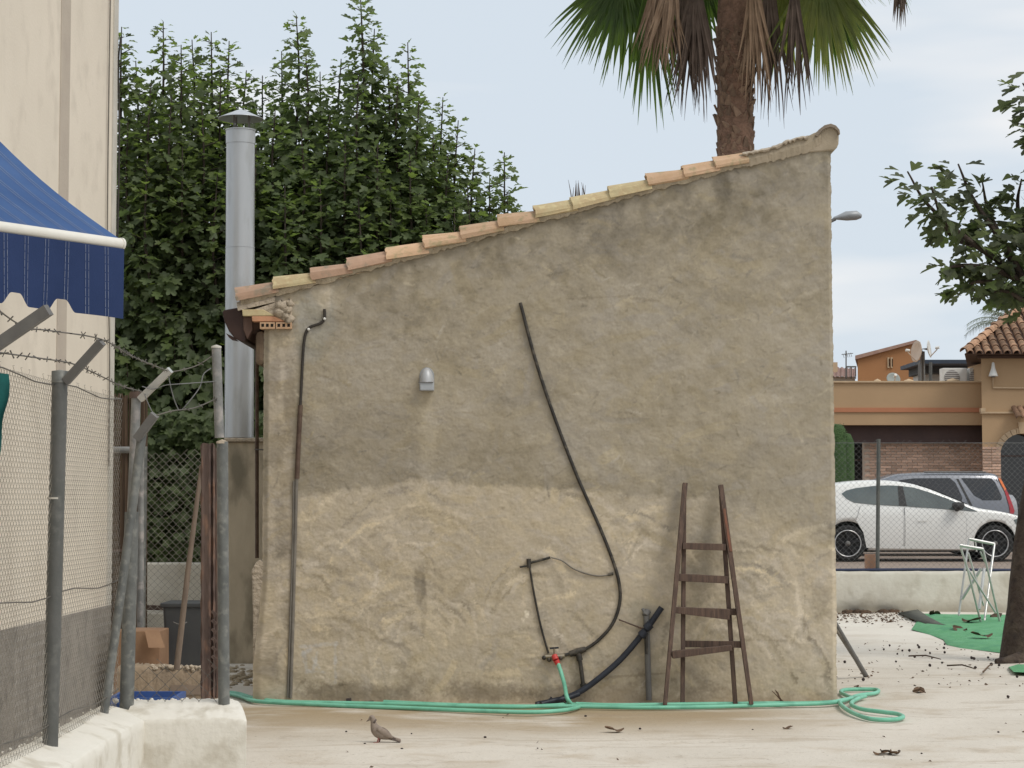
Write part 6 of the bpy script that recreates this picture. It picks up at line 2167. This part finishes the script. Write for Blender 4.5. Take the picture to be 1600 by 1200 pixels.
cn = thing('roof_canopy', P(1480, 600, 51), 'dark blue grey roof canopy on poles above the parapet', 'canopy')
def rb(name, u0, v0, u1, v1, y0, y1, m, par):
    a, b = P(u0, v1, y0), P(u1, v0, y0)
    return MB().box((a.x, y0, a.z), (b.x, y1, b.z)).build(name, m, par)
rb('canopy_roof', 1438, 562, 1560, 568, 50.4, 53, m_canopy, cn)
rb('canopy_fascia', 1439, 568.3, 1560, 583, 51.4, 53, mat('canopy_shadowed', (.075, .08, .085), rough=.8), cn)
rb('back_wall', 1439, 583.3, 1560, 604, 52, 53, m_canopy_w, cn)
for u in (1437, 1454):
    a, b = P(u, 604, 50.3), P(u, 566, 50.3)
    MB().tube([a, b], .045, 8).build('canopy_post', m_post_d if u > 1440 else m_greypipe, cn)
def ac(u0, u1, v0, v1, Y, label):
    root = thing('air_conditioner', P((u0 + u1) / 2, v1, Y), label, 'air conditioner', 'air conditioners on the roof')
    a, b = P(u0, v1, Y), P(u1, v0, Y)
    MB().box((a.x, Y, a.z - .15), (b.x, Y + .35, b.z)).build('case', m_whitep, root, bevel=.015)
    c = Vector((a.x + (b.x - a.x) * .38, Y - .004, (a.z + b.z) / 2 - .02))
    r = (b.z - a.z) * .44
    MB().lathe([(r, 0.02), (r, -.006), (r * .96, -.01), (.001, -.012)], c, 24, axis='Y').build('fan_guard', m_acgrey, root)
    for k in range(-3, 4):
        h = math.sqrt(max(0, 1 - (k / 4) ** 2)) * r * .95
        MB().bar(c + Vector((-h, -.016, k * r / 4)), c + Vector((h, -.016, k * r / 4)), .012, .006).build('guard_bar', m_whitep, root)
ac(1473, 1511, 575, 602, 46.4, 'white air conditioner with round fan, the left of two on the roof')
ac(1515, 1543, 575, 602, 46.4, 'white air conditioner next to the tower wall on the roof')
for u, v, r in ((1371, 597, .1), (1420, 597, .14), (1489, 596, .17)):
    c = P(u, v, YO + .9)
    o = MB().lathe([(r, -.5), (r, -.04), (r * 1.05, -.02), (r * .8, .04), (.001, .08)], c, 14).build('vent_cowl', m_trimo)
    tag(o, {1371: 'smallest pale roof vent cowl, left of the grey dish', 1420: 'pale roof vent cowl right of the grey dish', 1489: 'widest pale roof vent cowl before the air conditioner'}[u], 'vent')
# small far roofs and aerial
fr_ = thing('far_house', P(1320, 600, 62), 'small pale house with dark tile roof beside the shed edge', 'house')
def fw_(u, v): return wz(u, v, 62)
MB().prism([(fw_(1255, 0)[0], ZP), (fw_(1336, 0)[0], ZP), fw_(1336, 588), fw_(1255, 588)], 62, 67).build('house_wall', m_white_far, fr_)
mb = MB()
mb.grid(lambda i, j: P(1250 + 88 * i, 590 - (13 + 5 * (1 - i)) * j, 61.8 + 2.5 * j) + Vector((0, 0, .05 * abs(math.sin(i * 40)))), 120, 2)
mb.build('tile_roof', mat('far_tiles', (.2, .12, .1), (.28, .18, .15), scale=5, rough=.9), fr_)
MB().box((fw_(1300, 0)[0], 63, P(0, 585, 62).z), (fw_(1311, 0)[0], 64, P(0, 566, 63).z)).build('chimney', m_trimo, fr_)
an = thing('roof_aerial', P(1322, 590, 60), 'thin television aerial left of the orange house', 'aerial')
MB().tube([P(1322, 592, 60), P(1322, 548, 60)], .02, 6).build('mast', m_greypipe, an)
for k in range(5):
    MB().tube([P(1317 + k * 3, 553 - k * .4, 59.9 + .1 * k), P(1319 + k * 3, 559 - k * .4, 59.7)], .009, 5).build('element', m_greypipe, an)
MB().tube([P(1315, 554, 60), P(1333, 552, 60)], .012, 5).build('boom', m_greypipe, an)
rail = thing('roof_railing', P(1330, 580, 60.5), 'small dark railing on the far roof below the aerial', 'railing')
MB().tube([P(1322, 573, 60.5), P(1338, 573, 60.5)], .025, 6).build('top_bar', m_post_d, rail)
for u in (1323, 1330, 1337):
    MB().tube([P(u, 592, 60.5), P(u, 573, 60.5)], .015, 5).build('baluster', m_post_d, rail)
# topiary
tp = thing('topiary', P(1312, 760, 41), 'clipped green topiary column beside the shed edge', 'shrub')
c = P(1306, 870, 41)
mb = MB()
hgt = P(0, 662, 41).z - ZP
rg = random.Random(4)
mb.lathe([(.2, 0), (.24, .3), (.245, hgt * .6), (.235, hgt - .12), (.15, hgt - .02), (.001, hgt)], Vector((c.x, 41, ZP)), 20)
mb.build('clipped_crown', m_hedge, tp)
mb = MB()
mb.lathe([(.18, 0), (.2, .3), (.2, P(0, 690, 41).z - ZP), (.12, P(0, 677, 41).z - ZP), (.001, P(0, 675, 41).z - ZP)], Vector((P(1313, 0, 41.4).x, 41.4, ZP)), 16)
mb.build('clipped_lobe', m_hedge, tp)
mb = MB()
for k in range(1500):
    h = rg.uniform(.1, hgt)
    a = rg.uniform(0, 6.28)
    r = .24 * (1 if h < hgt - .12 else .8) + rg.uniform(-.01, .02)
    q = Vector((c.x + r * math.cos(a), 41 + r * math.sin(a), ZP + h))
    s_ = rg.uniform(.02, .04)
    d1 = Vector((rg.uniform(-1, 1), rg.uniform(-1, 1), rg.uniform(-1, 1))).normalized() * s_
    d2 = Vector((rg.uniform(-1, 1), rg.uniform(-1, 1), rg.uniform(-1, 1))).normalized() * s_
    mb.add([q, q + d1, q + d2], [(0, 1, 2)])
tag(mb.build('leaf_tips', m_hedge, tp), kind='stuff')
# street lamp
sll = thing('street_lamp', P(1300, 870, 40), 'grey street lamp head reaching out from behind the shed', 'street lamp')
hx = P(1288, 0, 40).x
MB().tube([Vector((hx, 40, ZP)), Vector((hx, 40, P(0, 350, 40).z)), P(1305, 342, 40)], [.08, .05, .04], 10).build('pole', m_greypipe, sll)
mb = MB()
mb.tube([P(1303, 341, 40), P(1312, 339.5, 40), P(1322, 337.5, 40), P(1338, 336.5, 40), P(1346, 338, 40)], [.03, .06, .1, .1, .04], 12)
mb.v = [(x, 40 + (y - 40) * 1.5, z + (-.0 if z < 0 else 0)) for x, y, z in mb.v]
mb.build('lamp_head', m_lamp, sll)
# feathery date palm behind the tower
dpm = thing('date_palm', P(1580, 600, 58), 'grey green feathery palm behind the tower roof', 'palm tree')
YD2 = 58
c0 = P(1588, 520, YD2)
MB().tube([Vector((c0.x, YD2, ZP)), c0], [.28, .22], 12).build('trunk', m_palmbark, dpm)
rg = random.Random(23)
for k in range(30):
    a = k * 2.399
    el = rg.uniform(-.1, 1.25)
    d = Vector((math.cos(a) * math.cos(el), math.sin(a) * math.cos(el), math.sin(el)))
    L_ = rg.uniform(1.4, 2.0)
    p, dd = c0.copy(), d.copy()
    pts = []
    for i in range(12):
        pts.append(p.copy())
        p += dd * L_ / 11
        dd = (dd + Vector((0, 0, -.15))).normalized()
    mb = MB().tube(pts, [.02 * (1 - i / 13) for i in range(12)], 4, cap=False)
    for i in range(2, 12):
        t = (pts[i] - pts[i - 1]).normalized()
        sd2 = t.cross(Vector((0, 0, 1))).normalized()
        for q in range(3):
            bs = pts[i - 1].lerp(pts[i], q / 3)
            for s_ in (-1, 1):
                l = .38 * (1 - abs(i - 6) / 11)
                e = bs + sd2 * s_ * l * .7 + t * l * .5 + Vector((0, 0, -l * rg.uniform(.25, .8)))
                w = t * .013
                mb.add([bs - w, bs + w, e], [(0, 1, 2)])
    mb.build('frond', m_frond_g, dpm)
# ------------------------------------------------------------------ litter on the yard
fg_me = MB().lathe([(.001, -.9), (.7, -.6), (1, 0), (.75, .6), (.25, 1.0), (.001, 1.15)], (0, 0, 0), 9).mesh('fallen_fig', m_figd)
figs = [(1390, 1010), (1381, 1016), (1434, 1009.5), (1436, 1013), (1410, 1018), (1402, 1023), (1320, 1036), (1429, 1028), (1456, 1030), (1453, 1041.5), (1472, 1037), (1475, 1014), (1476, 1008), (1476, 1021), (1518, 1030), (1522, 1031), (1549, 1040), (1561, 1041), (1524, 1045), (1589, 1059), (1571, 1036), (1349, 1064), (1575, 1091), (1544, 1029), (1453, 1022), (1421, 1018), (1446, 1017), (1400, 1035)]
rg = random.Random(61)
for u, v in figs:
    o = bpy.data.objects.new('fallen_fig', fg_me)
    COL.objects.link(o)
    s_ = rg.uniform(.010, .019)
    o.location = G(u, v) + Vector((0, 0, s_ * .8))
    o.scale = (s_, s_, s_ * .85)
    o.rotation_euler = (rg.uniform(0, 3), rg.uniform(0, 3), rg.uniform(0, 3))
    tag(o, 'small dark fallen fig on the pale concrete near the fig tree', 'fig', 'fallen figs on the yard')
peb = [(643, 1147), (541, 1144), (758, 1153), (628, 1171), (570, 1163), (1440, 1178), (1560, 1145), (1000, 1140), (1176, 1141), (915, 1120), (1405, 1175), (840, 1170)]
for u, v in peb:
    o = bpy.data.objects.new('pebble', fg_me)
    COL.objects.link(o)
    s_ = rg.uniform(.006, .011)
    o.location = G(u, v) + Vector((0, 0, s_ * .6))
    o.scale = (s_ * 1.3, s_, s_ * .7)
    o.rotation_euler = (0, 0, rg.uniform(0, 3))
    tag(o, 'tiny dark pebble scattered on the yard before the shed', 'pebble', 'dark pebbles on the front yard')
def dead_leaf(u, v, s_, label, rz=0., group=None):
    mb = MB()
    rr = random.Random(int(u * 7 + v))
    def lf(i, j):
        w = math.sin(PI * min(1, i * .95 + .03)) * .32
        return Vector(((i - .5) * s_, (j - .5) * 2 * w * s_, .012 + s_ * (.12 * (i - .5) ** 2 * 4 + .25 * abs(j - .5) * math.sin(i * 5 + rr.random()))))
    mb.grid(lf, 7, 4)
    o = mb.build('dry_leaf', m_leafd, base=(0, 0, 0))
    o.location = G(u, v)
    o.rotation_euler = (0, 0, rz)
    tag(o, label, 'leaf', group)
    return o
for k, (u, v, s_) in enumerate(((960, 1143, .14), (1385, 1178, .13), (1397, 1180, .12), (1376, 1180, .1), (1231, 1140, .09), (1436, 1082, .16))):
    dead_leaf(u, v, s_, ['curled brown leaf on the front yard below the ladder and hose', 'largest dry leaf of the clump at the lower right', 'dry leaf at the right of the lower right clump', 'dry leaf at the left of the lower right clump', 'small dry leaf on the yard below the right shed corner', 'thin dry leaf on the yard right of the hose loops'][k], k * .9)
for k, (u, v, lb) in enumerate(((1534, 1001, 'dry brown leaf on the turf mat nearest the fig trunk foot'), (1461, 966, 'dry leaf on the far left corner of the turf mat'), (1518, 977, 'dry leaf on the turf mat left of the stand feet'), (1556, 970, 'dark clump of dry leaf beside the right foot of the stand'), (1500, 992, 'small dry leaf at the middle of the turf mat'))):
    dead_leaf(u, v, .26, lb, k * 1.3, 'dry leaves on the turf mat').location.z += .05
mb = MB()
b0 = G(1222, 1101)
for k in range(5):
    mb.tube([b0 + Vector((.0 + k * .008, 0, .0)), b0 + Vector((-.03 - .012 * k, .03, .10 + .01 * (k % 3)))], [.008, .003], 5)
tag(mb.build('dry_twig', m_leafd), 'little bunch of dry twig by the hose right of the ladder', 'twig')
for k, (u0, v0, u1, v1) in enumerate(((1480, 1040, 1524, 1045), (1536, 1050, 1550, 1038), (1420, 1025, 1470, 1030), (1426, 1080, 1446, 1082))):
    lbl = ['thin dark twig left of the fig trunk foot', 'short bent twig standing up near the fig trunk foot', 'long thin twig on the yard among the fallen figs', 'short flat twig on the open yard at right'][k]
    a, b = G(u0, v0, .02), G(u1, v1, .02)
    tag(MB().tube([a, (a + b) / 2 + Vector((.02, .03, .02)), b], [.009, .008, .005], 5).build('dry_twig', m_leafd), lbl, 'twig')
# leaf litter and grit (uncountable)
mb = MB()
rg = random.Random(71)
for k in range(700):
    if k < 420:
        u, v = rg.uniform(1304, 1440), 955 + abs(rg.gauss(0, 9))
    elif k < 560:
        u, v = rg.uniform(1306, 1600), rg.uniform(1000, 1075)
    else:
        u, v = rg.uniform(400, 1600), rg.uniform(1115, 1200)
        if k % 9: continue
    p = G(u, v, .004)
    s_ = rg.uniform(.006, .02) if k >= 420 else rg.uniform(.01, .035)
    a = rg.uniform(0, 6.28)
    d1, d2 = Vector((math.cos(a), math.sin(a), rg.uniform(0, .4))) * s_, Vector((-math.sin(a), math.cos(a), rg.uniform(0, .6))) * s_ * .6
    mb.add([p - d1, p + d2 + Vector((0, 0, .006)), p + d1, p - d2], [(0, 1, 2, 3)])
tag(mb.build('leaf_litter', m_leafd, base=(0, 0, 0)), kind='stuff')
mb = MB()
for k in range(60):
    u, v = rg.uniform(1310, 1410) , 953 + rg.uniform(0, 5)
    r = rg.uniform(.03, .08)
    mb.lathe([(r, 0), (r * .9, r * .4), (.001, r * .7)], G(u, v), 6)
tag(mb.build('soil_clods', m_leafd, base=(0, 0, 0)), kind='stuff')
# rubble between the enclosure and the shed corner
mb = MB()
for k in range(50):
    u, v = rg.uniform(357, 396), rg.uniform(1040, 1076)
    r = rg.uniform(.015, .045)
    mb.lathe([(r, 0), (r * .9, r * .4), (.001, r * .7)], G(u, v), 6)
tag(mb.build('rubble', m_mortar, base=(0, 0, 0)), kind='stuff')
